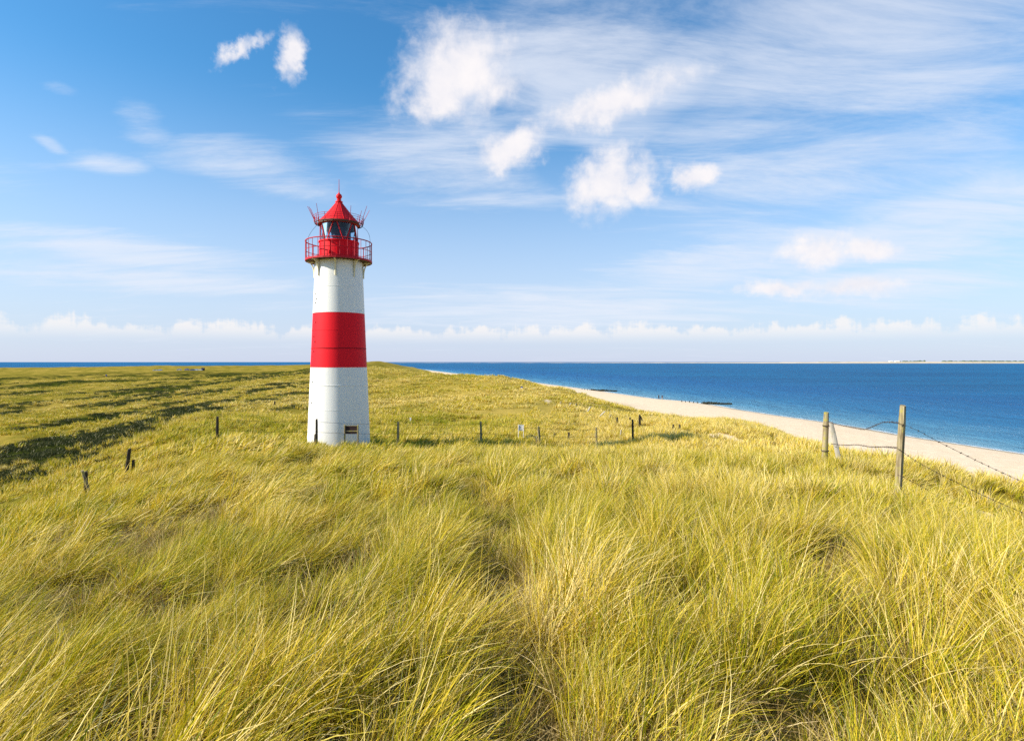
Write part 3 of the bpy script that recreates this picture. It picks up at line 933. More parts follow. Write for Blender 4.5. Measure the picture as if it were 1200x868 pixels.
def barbed(pts, r, spacing, bl, seed):
    rr = random.Random(seed)
    b = MB().tube(pts, r, 5)
    L_ = [0.0]
    for a, c in zip(pts, pts[1:]): L_.append(L_[-1] + (c-a).length)
    s = spacing*0.5
    while s < L_[-1]:
        i = max(k for k in range(len(L_)-1) if L_[k] <= s)
        p = pts[i].lerp(pts[i+1], (s-L_[i])/max(1e-6, L_[i+1]-L_[i]))
        for q in range(3):
            d = Vector((rr.uniform(-.6, .6), rr.uniform(-1, 1), rr.uniform(-1, 1))).normalized()*bl
            b.tube([p-d, p+d], r*0.75, 4)
        d = (pts[i+1]-pts[i]).normalized()*bl*0.55
        b.tube([p-d, p+d], r*1.9, 5)
        s += spacing*rr.uniform(0.9, 1.1)
    return b

def right_fence():
    A = at_depth(966, 17.0); B = at_depth(1051, 9.6); Cc = at_depth(1262, 9.5)
    F_ = thing('barbed_wire_fence', B, 'near barbed wire fence on lichened round posts above the white beach', 'fence')
    o = Vector(B)
    hB = EYE - (475-VH)/F*9.6 - B.z
    hA = EYE - (483-VH)/F*17.0 - A.z
    hC = 1.25
    lb = (0.10, 0.0)
    b = post_mesh(hB, 0.052, 1, lb, n=14)
    b.build('post', M['wood'], F_, True)
    pa = post_mesh(hA, 0.078, 2, (0.06, 0), n=12).build('post', M['wood'], F_, True, A - o)
    # prop leaning against the far post
    pr = post_mesh(hA*0.84, 0.07, 3, (-0.26, 0.10), n=12).build('prop', M['paleweood'], F_, True, A - o + Vector((0.38, -0.22, 0.0)))
    MB().ring(0.10, hA*0.78, 0.013, 16, 5, (0.05, -0.02)).build('wire_band', M['wire'], pa, True)
    MB().ring(0.095, hA*0.36, 0.013, 16, 5, (0.02, 0)).build('wire_band', M['wire'], pa, True)
    post_mesh(hC, 0.062, 4, (0.05, 0), n=12).build('post', M['wood'], F_, True, Cc - o)
    def onB(v): 
        z = EYE - (v-VH)/F*9.6
        t = (z - B.z)/hB
        return Vector((B.x + lb[0]*t, B.y-0.075, z))
    def onA(v, dx=0.12):
        z = EYE - (v-VH)/F*17.0
        return Vector((A.x+dx, A.y-0.1, z))
    # strands between the posts
    w1 = []
    ctrl = [(970, 494, 16.7), (985, 498, 15.2), (1000, 501, 14), (1012, 503, 13), (1022, 500, 12), (1034, 495, 11), (1044, 494.5, 10.2), (1053, 495.5, 9.52)]
    def curve(cl):
        out_ = []
        P = [Vector(pv(*c)) for c in cl]
        for k in range(len(P)-1):
            p0, p1, p2, p3 = P[max(k-1, 0)], P[k], P[k+1], P[min(k+2, len(P)-1)]
            for q in range(4):
                t = q/4
                out_.append(0.5*((2*p1) + (p2-p0)*t + (2*p0-5*p1+4*p2-p3)*t*t + (3*p1-p0-3*p2+p3)*t**3))
        return out_ + [P[-1]]
    strands = [ctrl,
               [(974, 520, 16.8), (990, 521.5, 15), (1005, 521, 13.6), (1020, 523.5, 12.2), (1036, 523.5, 10.8), (1051, 524.5, 9.52)],
               [(1054, 496, 9.52), (1075, 504, 9.5), (1095, 515, 9.5), (1125, 530, 9.5), (1156, 545, 9.5), (1200, 565, 9.5), (1262, 590, 9.45)],
               [(1053, 526, 9.52), (1075, 541, 9.5), (1095, 552, 9.5), (1125, 567, 9.5), (1156, 582, 9.5), (1200, 601, 9.5), (1262, 625, 9.45)],
               [(1052, 556, 9.52), (1075, 567, 9.4), (1100, 582, 9.3), (1130, 598, 9.25), (1160, 613, 9.3), (1200, 630, 9.4), (1262, 652, 9.45)]]
    for k, s in enumerate(strands):
        pts = [p - o for p in curve(s)]
        barbed(pts, 0.0032, 0.125, 0.021, k).build('barbed_strand', M['wire'], F_)
right_fence()

def long_fence():
    spec = [(100, 17.0, 1.25, .05, (0.02, 0), 'darkwood'), (147.5, 20.0, 1.35, .058, (0.12, 0), 'darkwood'), (254.5, 26.0, 1.65, .062, (0.01, 0), 'darkwood'), (371, 28.5, 1.45, .058, (0, 0), 'darkwood'),
            (466.3, 31, 1.45, .065, (0.02, 0), 'wood'), (564, 34, 1.35, .065, (-0.03, 0), 'wood'), (632.5, 36, 1.35, .075, (-0.08, 0), 'wood'), (699, 38, 1.4, .065, (-0.02, 0), 'wood'), (741.7, 36.5, 1.45, .072, (-0.02, 0), 'darkwood')]
    P = [at_depth(u, d) for u, d, *_ in spec]
    # every top where the photograph has it
    tops = {101: 560}
    o = Vector(P[3])
    F_ = thing('wire_fence', o, 'long plain wire fence passing in front of the lighthouse and down the left slope', 'fence')
    hs_ = []
    vt = [560, 532, 488, 491, 494.5, 494, 499.5, 501, 491.5]
    for k, ((u, d, h, r, ln, m), p) in enumerate(zip(spec, P)):
        h = EYE - (vt[k]-VH)/F*d - p.z
        h = min(max(h, 1.0), 1.9)
        hs_.append(h)
        post_mesh(h, r, 20+k, ln).build('post', M[m], F_, True, p - o)
    for k, dx in ((1, 0.2), (3, -0.1), (6, -0.2)):
        q = post_mesh(0.62, 0.05, 60+k, (0.02, 0)).build('stub_post', M['darkwood' if k != 6 else 'wood'], F_, True, P[k] - o + Vector((dx, 0.05, 0)))
    q = post_mesh(hs_[0]*1.04, 0.045, 77, (-0.36, 0)).build('prop', M['wood'], F_, True, P[0] - o + Vector((0.34, -0.1, 0)))
    for k in range(len(P)-2):
        for fr in (0.92, 0.55):
            a = P[k] - o + Vector((spec[k][4][0]*fr, -spec[k][3], hs_[k]*fr)); b = P[k+1] - o + Vector((spec[k+1][4][0]*fr, -spec[k+1][3], hs_[k+1]*fr))
            MB().tube(wire_path(a, b, 0.06, 12, 0.012, k), 0.006, 4).build('wire', M['wire'], F_)
long_fence()

def lone_posts():
    g = 'old posts of the fallen fence'
    data = [  # u, top v, foot v, lean in metres, radius, material, label, name
        (648.6, 509, 519, 0.10, .10, 'darkwood', 'short black stump leaning right of the thick fence post by the white sign', None),
        (666.6, 510, 518, 0.0, .09, 'darkwood', 'short black stump standing alone between two tall fence posts', None),
        (723, 489, 501, 0.02, .12, 'darkwood', 'dark upright old post with a thick foot left of the trio', None),
        (737.5, 489, 499, 0.05, .10, 'darkwood', 'middle dark old post with a clump at its foot behind the tall fence post', None),
        (749.5, 486, 501, 0.0, .12, 'darkwood', 'tallest dark old post of the trio on the grassy rise', None),
        (753.8, 487.5, 498, -0.25, .11, 'darkwood', 'dark old post leaning left, close behind the tallest one', None),
        (712, 485.5, 495, 0.32, .12, 'wood', 'grey old post leaning right, nearest of the leaning row', None),
        (700, 482, 491, 0.75, .12, 'paleweood', 'pale bleached post leaning far over to the right', None),
        (688, 476.5, 485, 0.35, .13, 'paleweood', 'pale old post leaning right beyond the most tilted one', None),
        (675, 473, 479, 0.0, .14, 'wood', 'small upright old post far along the fallen fence', None),
        (668, 474, 478.5, 0.1, .14, 'paleweood', 'tiny pale stump near the far end of the fallen fence', None),
        (656, 472, 477, 0.15, .14, 'wood', 'farthest tiny post at the end of the fallen fence', None),
        (789, 497.5, 508, 0.0, .09, 'darkwood', 'left one of two slim dark posts in the golden grass', None),
        (796.6, 497.5, 508, 0.0, .09, 'darkwood', 'right one of two slim dark posts in the golden grass', None),
        (322, 470.5, 477, 0.0, .13, 'darkwood', 'small dark post far off on the green ridge left of the lighthouse', None),
        (727, 509, 514, 0.05, .06, 'paleweood', 'tiny pale stake in the grass beside the tall dark fence post', None),
    ]
    for k, (u, vt, vf, ln, r, m, lab, _) in enumerate(data):
        x, d = cast(u, vf - 1)
        d = min(d, 150)
        p = at_depth(u, d)
        h = EYE - (vt-VH)/F*d - p.z
        h = max(0.55, min(h, 1.75))
        o = post_mesh(h, r*0.8, 100+k, (ln, 0), sink=0.4).build('wooden_post', M[m], None, True, p)
        tag(o, lab, 'post', g if k > 1 else 'short stumps near the white sign')
lone_posts()

def notice(name, u, d, w, v0, v1, vtop, label, front, posts, pr):
    p = at_depth(u, d)
    t = thing(name, p, label, 'sign')
    zt, zb_ = EYE-(v0-VH)/F*d - p.z, EYE-(v1-VH)/F*d - p.z
    h = EYE-(vtop-VH)/F*d - p.z
    bd = MB().box((0, -0.012, (zt+zb_)/2), (w-0.02, 0.025, zt-zb_)).build('board', front, t)
    MB().box((0, -0.012, zt+0.012), (w+0.02, 0.05, 0.024)).build('board_cap', posts, bd)
    MB().box((0, -0.035, (zt*0.35+zb_*0.65)), (w-0.02, 0.02, 0.05)).build('batten', posts, bd)
    for s in (-1, 1):
        post_mesh(h, pr, 31+s, (0, 0), n=8).build('leg', posts, t, True, Vector((s*w/2, -0.05, 0)))
notice('notice_board', 412, 28.9, 0.64, 499, 508, 497.5, 'brown notice board on two posts seen from behind at the lighthouse foot', M['boardbrown'], M['wood'], 0.042)
notice('information_sign', 610.5, 37, 0.32, 498, 504.5, 498, 'small blank white sign on two legs among the fence posts', M['signwhite'], M['signwhite'], 0.022)

def marker(u, vt, vf, w, top, bottom, label, name='marker_post'):
    x, d = cast(u, vf)
    p = at_depth(u, d)
    h = max(0.5, EYE-(vt-VH)/F*d - p.z)
    t = thing(name, p, label, 'marker')
    MB().tube([(0, 0, -0.3), (0, 0, h*0.55)], w*0.4, 8).build('stem', bottom, t, True)
    MB().box((0, -0.02, h*0.75), (w, 0.04, h*0.45)).build('plate', top, t)
marker(611.5, 452.6, 456, 0.42, M['signblue'], M['signwhite'], 'small blue plate on a white stem on the dune crest by the sea')
marker(481, 491, 496, 0.14, M['signwhite'], M['signwhite'], 'small white stake standing in the grass right of the lighthouse')
marker(124.5, 438.8, 441.5, 0.9, M['signblue'], M['dark'], 'dark blue plate standing alone out on the heath', 'heath_sign')

# ------------------------------------------------------------------ groynes
def groyne(x0, x1, y0, y1, label, seed, thick_from):
    rr = random.Random(seed)
    g = thing('groyne', (x0, y0, 0), label, 'groyne', 'wooden groynes running into the sea')
    n = int(abs(x1-x0)/0.33)
    protos = [post_mesh(1.0, 0.17, seed*9+q, (rr.uniform(-.06, .06), rr.uniform(-.06, .06)), sink=1.0, n=7).build('pile', M['pile'], g, True) for q in range(4)]
    first = [True]*4
    for k in range(n):
        t = k/n
        rows = (0, 1) if t > thick_from else (0,)
        if t <= thick_from and k % 4: continue
        for q in rows:
            i = rr.randrange(4)
            x = (x1-x0)*t + rr.uniform(-.08, .08); y = (y1-y0)*t + q*0.5 + rr.uniform(-.08, .08)
            zg = max(-0.4, ground(x0+x, y0+y))
            if first[i]:
                o = protos[i]; first[i] = False
            else:
                o = protos[i].copy(); C.objects.link(o); o.parent = g
            o.location = (x, y, zg)
            o.rotation_euler = (0, 0, rr.uniform(0, 6))
            o.scale = (1, 1, rr.uniform(0.55, 0.85)*(0.75 if t <= thick_from else 1) + (0.25 if zg < 0 else 0))
    if thick_from < 0.9:
        xa = (x1-x0)*thick_from; xb = x1-x0
        b = MB()
        for q in range(14):
            t = thick_from + (1-thick_from)*q/14
            b.box(((x1-x0)*(t+0.5*(1-thick_from)/14), (y1-y0)*t+0.25, 0.30+rr.uniform(-.05, .05)), ((xb-xa)/14*0.98, 0.26, 0.5))
        b.build('brushwood_fill', M['pile'], g)
groyne(60.5, 77.5, 213, 210, 'nearer dark wooden groyne at the waterline right of the two walkers', 3, 0.42)
groyne(36, 53.5, 307, 303, 'farther low dark groyne at the waterline left of the two walkers', 4, 0.25)

# ------------------------------------------------------------------ two walkers on the beach
def skin_mat():
    m, t, out = new_mat('skin')
    principled(t, out, (0.50, 0.30, 0.20), 0.6)
    return m
M['skin'] = skin_mat()
def cloth(name, c):
    m, t, out = new_mat(name)
    oc = t.n('ShaderNodeTexCoord').outputs['Object']
    principled(t, out, t.mix(t.noise(oc, 14, 4), c, tuple(q*0.7 for q in c)), 0.9, spec=0.1)
    return m
def person(u, d, label, top, legs, hair, rz, stride):
    p = at_depth(u, d)
    T = thing('person', p, label, 'person', 'two walkers on the beach', rz)
    V, E, RAD = [], [], []
    def add(co, r, par=None):
        V.append(co); RAD.append(r)
        if par is not None: E.append((par, len(V)-1))
        return len(V)-1
    pel = add((0, 0, 0.95), 0.15)
    wa = add((0, 0, 1.12), 0.125, pel); ch = add((0, 0.01, 1.35), 0.16, wa); nk = add((0, 0.01, 1.50), 0.06, ch)
    hd = add((0, -0.01, 1.60), 0.085, nk); cr = add((0, -0.005, 1.72), 0.075, hd)
    add((0, -0.10, 1.61), 0.018, hd)                       # nose
    for s in (-1, 1): add((s*0.092, 0.0, 1.62), 0.016, hd)  # ears
    for s in (-1, 1):
        st = stride*s
        hp = add((s*0.09, 0, 0.90), 0.10, pel); kn = add((s*0.10, -0.16*st, 0.50), 0.065, hp)
        an = add((s*0.10, -0.22*st if st > 0 else -0.34*st, 0.09), 0.042, kn)
        toe = add((s*0.11, V[an][1]-0.17, 0.035), 0.04, an)
        sh = add((s*0.20, 0.01, 1.42), 0.062, ch); eb = add((s*0.25, 0.10*st+0.03, 1.14), 0.045, sh); wr = add((s*0.25, 0.12*st-0.08, 0.90), 0.030, eb)
        pa = add((s*0.25, 0.12*st-0.11, 0.82), 0.034, wr)
        for q, (fy, fl) in enumerate(((-0.035, .075), (-0.012, .085), (0.012, .08), (0.035, .065))):
            k1 = add((s*0.25, V[pa][1]+fy, 0.82-fl*0.6), 0.010, pa)
            add((s*0.235, V[pa][1]+fy-0.01, 0.82-fl*1.1), 0.008, k1)
        add((s*0.235, V[pa][1]-0.06, 0.80), 0.010, pa)
    me = bpy.data.meshes.new('body')
    me.from_pydata(V, E, [])
    o = bpy.data.objects.new('body', me)
    C.objects.link(o); o.parent = T
    me.materials.append(M['skin'])
    md = o.modifiers.new('skin', 'SKIN')
    if not me.skin_vertices: 
        bpy.context.view_layer.objects.active = o
        bpy.ops.object.select_all(action='DESELECT') if bpy.context.mode == 'OBJECT' else None
    lay = me.skin_vertices[0].data if me.skin_vertices else None
    if lay:
        for i, r in enumerate(RAD):
            lay[i].radius = (r, r)
            lay[i].use_root = (i == 0)
    ss = o.modifiers.new('sub', 'SUBSURF'); ss.levels = 1; ss.render_levels = 1
    # clothes
    j = MB().lathe([(0.16, 0.88), (0.175, 1.0), (0.17, 1.15), (0.20, 1.36), (0.185, 1.45), (0.075, 1.51)], 14)
    j.v = [(x, y*0.68, z) for x, y, z in j.v]
    for s in (-1, 1):
        st = stride*s
        j.tube([(s*0.17, 0.01, 1.43), (s*0.255, 0.10*st+0.03, 1.14), (s*0.252, 0.12*st-0.06, 0.93)], [0.082, 0.062, 0.045], 8)
    j.build('jacket', top, T, True)
    t_ = MB().lathe([(0.165, 0.86), (0.17, 0.98)], 14)
    t_.v = [(x, y*0.7, z) for x, y, z in t_.v]
    for s in (-1, 1):
        st = stride*s
        t_.tube([(s*0.085, 0, 0.94), (s*0.10, -0.16*st, 0.50), (s*0.10, -0.22*st if st > 0 else -0.34*st, 0.10)], [0.115, 0.082, 0.062], 8)
    t_.build('trousers', legs, T, True)
    MB().lathe([(0.10, 1.60), (0.108, 1.68), (0.095, 1.76), (0.05, 1.805), (0.01, 1.81)], 12).build('hair', hair, T, True, (0, 0.02, 0))
    return T
dk = cloth('dark_jacket', (0.02, 0.022, 0.03)); dk2 = cloth('dark_trousers', (0.03, 0.035, 0.05)); tan = cloth('tan_trousers', (0.45, 0.32, 0.2)); nv = cloth('navy_jacket', (0.05, 0.06, 0.10)); hr = cloth('hair_brown', (0.05, 0.03, 0.02))
person(772, 222, 'walker in dark jacket and dark trousers, left of the pair on the beach', dk, dk2, hr, R(200), 1)
person(776, 220, 'walker in tan trousers and navy jacket, right of the pair on the beach', nv, tan, hr, R(195), -1)

# ------------------------------------------------------------------ parked cars and shed far off on the heath
def car(u, d, col, label, rz):
    p = at_depth(u, d)
    p.z += 0.02
    t = thing('parked_car', p, label, 'car', 'cars parked behind the heath', rz)
    m = paint('car_paint_%d' % int(u), col, 0.25, tuple(q*0.8 for q in col), 0.2, streak=False)
    prof = [(-2.1, 0.35), (-2.15, 0.75), (-1.9, 0.92), (-1.45, 0.98), (-0.85, 1.42), (0.55, 1.46), (1.25, 1.02), (2.0, 0.9), (2.15, 0.6), (2.1, 0.35)]
    b = MB(); n = len(prof)
    b.poly([(x, -0.82 + (0.14 if z > 1.1 else 0), z) for x, z in prof] + [(x, 0.82 - (0.14 if z > 1.1 else 0), z) for x, z in prof],
           [tuple(range(n))[::-1], tuple(range(n, 2*n))] + [(i, (i+1) % n, (i+1) % n + n, i+n) for i in range(n)])
    b.build('body', m, t)
    for s in (-1, 1):
        MB().poly([(-1.25, s*0.835, 1.0), (1.1, s*0.835, 1.02), (0.5, s*0.70, 1.42), (-0.8, s*0.70, 1.39)], [(0, 1, 2, 3) if s < 0 else (3, 2, 1, 0)]).build('side_window', M['dark'], t)
        for x in (-1.3, 1.35):
            MB().tube([(x, s*0.66, 0.31), (x, s*0.86, 0.31)], 0.31, 14).build('wheel', M['dark'], t, True)
car(182, 560, (0.55, 0.62, 0.75), 'pale silver car parked alone, leftmost of the far cars', R(8))
car(187.5, 560, (0.10, 0.22, 0.55), 'blue car just right of the pale silver car far off', R(-5))
car(210, 562, (0.35, 0.38, 0.50), 'grey car left of the blue van row far off', R(5))
car(219, 558, (0.02, 0.08, 0.42), 'deep blue car at the left end of the far row', R(0))
car(225.5, 558, (0.03, 0.10, 0.35), 'dark blue car second in the far row', R(6))
car(230, 560, (0.40, 0.50, 0.68), 'light blue car third in the far row', R(-6))
car(234.5, 560, (0.75, 0.75, 0.75), 'white car beside the dark shed far off', R(3))
def shed():
    p = at_depth(238, 562)
    t = thing('shed', p, 'small dark shed at the right end of the far parked cars', 'shed')
    MB().box((0, 0, 1.1), (2.2, 2.0, 2.2)).build('wall', M['boardbrown'], t)
    MB().poly([(-1.3,-1.2,2.2),(1.3,-1.2,2.2),(1.3,1.2,2.2),(-1.3,1.2,2.2),(-1.3,0,2.8),(1.3,0,2.8)], [(0,1,5,4),(2,3,4,5),(0,4,3),(1,2,5),(3,2,1,0)]).build('roof', M['dark'], t)
    MB().box((0.3, -1.02, 0.95), (0.8, 0.04, 1.8)).build('door', M['dark'], t)
shed()

# ------------------------------------------------------------------ grass
def grass_mat(name, stops, trans=0.26):
    m, t, out = new_mat(name)
    b = t.attr('blade').outputs['Fac']
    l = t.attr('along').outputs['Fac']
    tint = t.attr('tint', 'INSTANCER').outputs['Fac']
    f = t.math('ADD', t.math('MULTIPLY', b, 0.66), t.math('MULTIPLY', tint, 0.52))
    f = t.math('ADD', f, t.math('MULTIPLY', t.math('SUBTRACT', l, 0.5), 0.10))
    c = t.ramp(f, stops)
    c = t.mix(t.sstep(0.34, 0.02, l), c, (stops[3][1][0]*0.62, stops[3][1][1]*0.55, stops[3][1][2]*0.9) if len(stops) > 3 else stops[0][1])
    d = t.n('ShaderNodeBsdfDiffuse'); t.link(c, d.inputs[0])
    tr = t.n('ShaderNodeBsdfTranslucent'); t.link(c, tr.inputs[0])
    g = t.n('ShaderNodeBsdfGlossy'); g.inputs['Roughness'].default_value = 0.45; g.inputs['Color'].default_value = (1, 0.95, 0.8, 1)
    m1 = t.n('ShaderNodeMixShader'); m1.inputs[0].default_value = trans
    t.link(d.outputs[0], m1.inputs[1]); t.link(tr.outputs[0], m1.inputs[2])
    m2 = t.n('ShaderNodeMixShader'); m2.inputs[0].default_value = 0.02
    t.link(m1.outputs[0], m2.inputs[1]); t.link(g.outputs[0], m2.inputs[2])
    t.link(m2.outputs[0], out.inputs[0])
    return m
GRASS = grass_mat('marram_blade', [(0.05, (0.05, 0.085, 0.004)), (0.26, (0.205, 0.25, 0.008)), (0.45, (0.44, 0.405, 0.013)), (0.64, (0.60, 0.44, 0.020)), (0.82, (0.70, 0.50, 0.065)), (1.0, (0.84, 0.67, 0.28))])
HEATH = grass_mat('heather_sprig', [(0.1, (0.022, 0.032, 0.008)), (0.5, (0.05, 0.065, 0.014)), (0.9, (0.10, 0.09, 0.03))], 0.2)

def clump_mesh(seed, nbl, rad, ln, wid, lean, spread, segs=4, droop=0.9):
    rg = np.random.default_rng(seed)
    V, Q, BL, AL = [], [], [], []
    for k in range(nbl):
        a = rg.uniform(0, 2*math.pi); rr_ = rad*math.sqrt(rg.uniform())
        p = np.array([rr_*math.cos(a), rr_*math.sin(a), -0.04])
        L_ = ln*rg.uniform(0.55, 1.12)
        # direction: outwards a little, downwind, random
        h = np.array([lean + spread*rg.normal()*0.6 + 0.35*rr_/rad*math.cos(a), spread*rg.normal()*0.6 + 0.35*rr_/rad*math.sin(a)])
        hm = np.linalg.norm(h) + 1e-6
        hd = h/hm
        th0 = min(0.55*hm, 1.0)
        bend = droop*rg.uniform(0.2, 1.0)*(0.5 + hm)*0.8
        tw = rg.uniform(0, math.pi)
        w = wid*rg.uniform(0.7, 1.25)
        col = rg.beta(1.6, 1.6)
        if rg.uniform() < 0.12: col = 1.2
        elif rg.uniform() < 0.08: col = -0.25
        i0 = len(V)
        pos = p.copy()
        for s in range(segs+1):
            t = s/segs
            th = min(th0 + bend*t*t, 2.0)
            if s: pos = pos + L_/segs*np.array([math.sin(th)*hd[0], math.sin(th)*hd[1], math.cos(th)])
            side = np.array([-hd[1]*math.cos(tw) + hd[0]*math.sin(tw)*math.cos(th), hd[0]*math.cos(tw) + hd[1]*math.sin(tw)*math.cos(th), -math.sin(tw)*math.sin(th)])
            ww = w*(1.0 - 0.92*t**1.8)*0.5
            V.append(pos - side*ww); V.append(pos + side*ww)
            BL += [col, col]; AL += [t, t]
        for s in range(segs):
            Q.append((i0+2*s, i0+2*s+1, i0+2*s+3, i0+2*s+2))
    return np_mesh('grass_tussock', np.array(V), np.array(Q), True, {'blade': BL, 'along': AL})
def clump_collection(name, specs, mat):
    col = bpy.data.collections.new(name)
    for i, sp in enumerate(specs):
        me = clump_mesh(*sp)
        me.materials.append(mat)
        o = bpy.data.objects.new('%s_%02d' % (name, i), me)
        col.objects.link(o)
    return col
def scatter_tree(col):
    ng = bpy.data.node_groups.new('scatter_' + col.name, 'GeometryNodeTree')
    ng.interface.new_socket('Geometry', in_out='INPUT', socket_type='NodeSocketGeometry')
    ng.interface.new_socket('Geometry', in_out='OUTPUT', socket_type='NodeSocketGeometry')
    N = ng.nodes
    gi, go_ = N.new('NodeGroupInput'), N.new('NodeGroupOutput')
    mp = N.new('GeometryNodeMeshToPoints')
    ip = N.new('GeometryNodeInstanceOnPoints')
    ci = N.new('GeometryNodeCollectionInfo')
    ci.inputs['Collection'].default_value = col
    ci.inputs['Separate Children'].default_value = True
    ci.inputs['Reset Children'].default_value = True
    def named(nm, typ):
        a = N.new('GeometryNodeInputNamedAttribute'); a.data_type = typ
        a.inputs['Name'].default_value = nm
        return a.outputs[0]
    e2r = N.new('FunctionNodeEulerToRotation')
    ng.links.new(named('rot', 'FLOAT_VECTOR'), e2r.inputs[0])
    ng.links.new(gi.outputs[0], mp.inputs[0])
    ng.links.new(mp.outputs[0], ip.inputs['Points'])
    ng.links.new(ci.outputs[0], ip.inputs['Instance'])
    ip.inputs['Pick Instance'].default_value = True
    ng.links.new(named('var', 'INT'), ip.inputs['Instance Index'])
    ng.links.new(e2r.outputs[0], ip.inputs['Rotation'])
    ng.links.new(named('scl', 'FLOAT_VECTOR'), ip.inputs['Scale'])
    ng.links.new(ip.outputs[0], go_.inputs[0])
    return ng
def scatter(name, label, cat, P, rot, scl, var, tint, col):
    me = bpy.data.meshes.new(name)
    me.vertices.add(len(P))
    me.vertices.foreach_set('co', np.asarray(P, np.float32).ravel())
    for nm, arr, ty in (('rot', rot, 'FLOAT_VECTOR'), ('scl', scl, 'FLOAT_VECTOR')):
        a = me.attributes.new(nm, ty, 'POINT'); a.data.foreach_set('vector', np.asarray(arr, np.float32).ravel())
    a = me.attributes.new('var', 'INT', 'POINT'); a.data.foreach_set('value', np.asarray(var, np.int32))
    a = me.attributes.new('tint', 'FLOAT', 'POINT'); a.data.foreach_set('value', np.asarray(tint, np.float32))
    o = bpy.data.objects.new(name, me)
    C.objects.link(o)
    md = o.modifiers.new('scatter', 'NODES')
    md.node_group = scatter_tree(col)
    tag(o, label, cat, kind='stuff')
    return o
def zone(name, label, r0, r1, n, col_specs, tint_bias, half=R(50), size=1.0):
    u = rng.uniform(0, 1, n)
    r = np.sqrt(r0*r0 + (r1*r1 - r0*r0)*u) if r1 < 70 else r0*(r1/r0)**(u**0.62)
    th = rng.uniform(-half, half, n)
    x, y = r*np.sin(th), r*np.cos(th)
    sandy = sandiness(x, y)
    s = inland(x, y)
    keep = rng.uniform(0, 1, n) > sandy*1.25
    keep &= s > 8
    he = heathiness(x, y)
    keep &= rng.uniform(0, 1, n) > he*0.93
    td = trail_dist(x, y)
    keep &= rng.uniform(0, 1, n) > (0.55 + 0.5*fbm(x/0.9, y/0.9, 88, 2))*np.exp(-(td/0.26)**2)*(1 - 0.75*smooth(5, 12, y))
    keep &= rng.uniform(0, 1, n) > 1.1*pits(x, y)
    tq, tx, ty, tid = tussock(x, y, 0.92 if r1 < 30 else (1.9 if r1 < 70 else 4.0), 301)
    keep &= rng.uniform(0, 1, n) < np.where(r < 30, 0.05, 0.03) + 0.97*smooth(-0.02, 0.50, tq)
    # clear of the lighthouse wall
    lp = LH.location
    keep &= np.hypot(x-lp.x, y-lp.y) > 1.72
    x, y, r, he, td, tq, tx, ty, tid = [q[keep] for q in (x, y, r, he, td, tq, tx, ty, tid)]
    n = len(x)
    z = H(x, y)
    # wind lean, strongest on the left slope
    ls = smooth(3.0, -5.0, x + 1.2*fbm(x/3, y/3, 141, 2)) 
    far = smooth(25, 60, r)
    ls = ls*(1-far) + 0.25*far
    wa = 0.5*fbm(x/2.2, y/2.2, 151, 2) + 0.2*rng.normal(0, 1, n)
    wx, wy = (0.08 + 0.60*ls)*np.cos(wa), (0.08 + 0.60*ls)*np.sin(wa)
    rim = np.clip(1-tq, 0, 1.2)
    lx = wx + 0.42*tx*rim + rng.normal(0, 0.16, n)
    ly = wy + 0.42*ty*rim + rng.normal(0, 0.16, n)
    head = np.arctan2(ly, lx)
    tilt = np.clip(np.hypot(lx, ly), 0, 0.95)
    rot = np.stack([rng.normal(0, 0.06, n), tilt, head], 1)
    lush = fbm(x/1.9, y/1.9, 161, 3)
    hh = size*(0.50 + 0.46*np.clip(tq, 0, 1)**0.6 + 0.26*lush + 0.34*(tid-0.5) + rng.normal(0, 0.08, n)) * (0.7 + 0.3*smooth(0.1, 0.6, td))
    hh = np.clip(hh, 0.35, 1.5)
    sc = np.stack([hh*rng.uniform(.85, 1.15, n), hh*rng.uniform(.85, 1.15, n), hh], 1)
    tint = 0.43 + 0.30*fbm(x/5.0, y/4.0, 171, 3) + 0.16*fbm(x/0.9, y/0.9, 173, 2) + 0.40*(tid-0.5) + far*0.75*fbm(x/14, y/16, 177, 4) + 0.16*smooth(-5, 5, x)*(1-far) + tint_bias
    seaside = smooth(112, 62, inland(x, y)) * smooth(17, 34, r) * smooth(-6, 8, x)
    tint = tint + 0.46*seaside + 0.22*far*smooth(-20, -50, x)
    green = np.exp(-(((x+4)/16)**2 + ((y-62)/12)**2)) + 0.8*np.exp(-(((x+20)/9)**2 + ((y-40)/6)**2))
    tint = tint - 0.22*green
    hollow = np.exp(-(((x+14)/22)**2 + ((y-92)/26)**2))
    tint = tint + 0.45*hollow*far - 0.16*far*(1-seaside)*smooth(-10, 10, x)*smooth(120, 40, y)
    nv = len(col_specs.objects)
    lean_v = rng.uniform(0, 1, n) < (0.15 + 0.8*ls)
    var = np.where(lean_v, nv//2 + rng.integers(0, nv - nv//2, n), rng.integers(0, nv//2, n))
    return scatter(name, label, 'grass', np.stack([x, y, z], 1), rot, sc, var, np.clip(tint, 0, 1), col_specs)
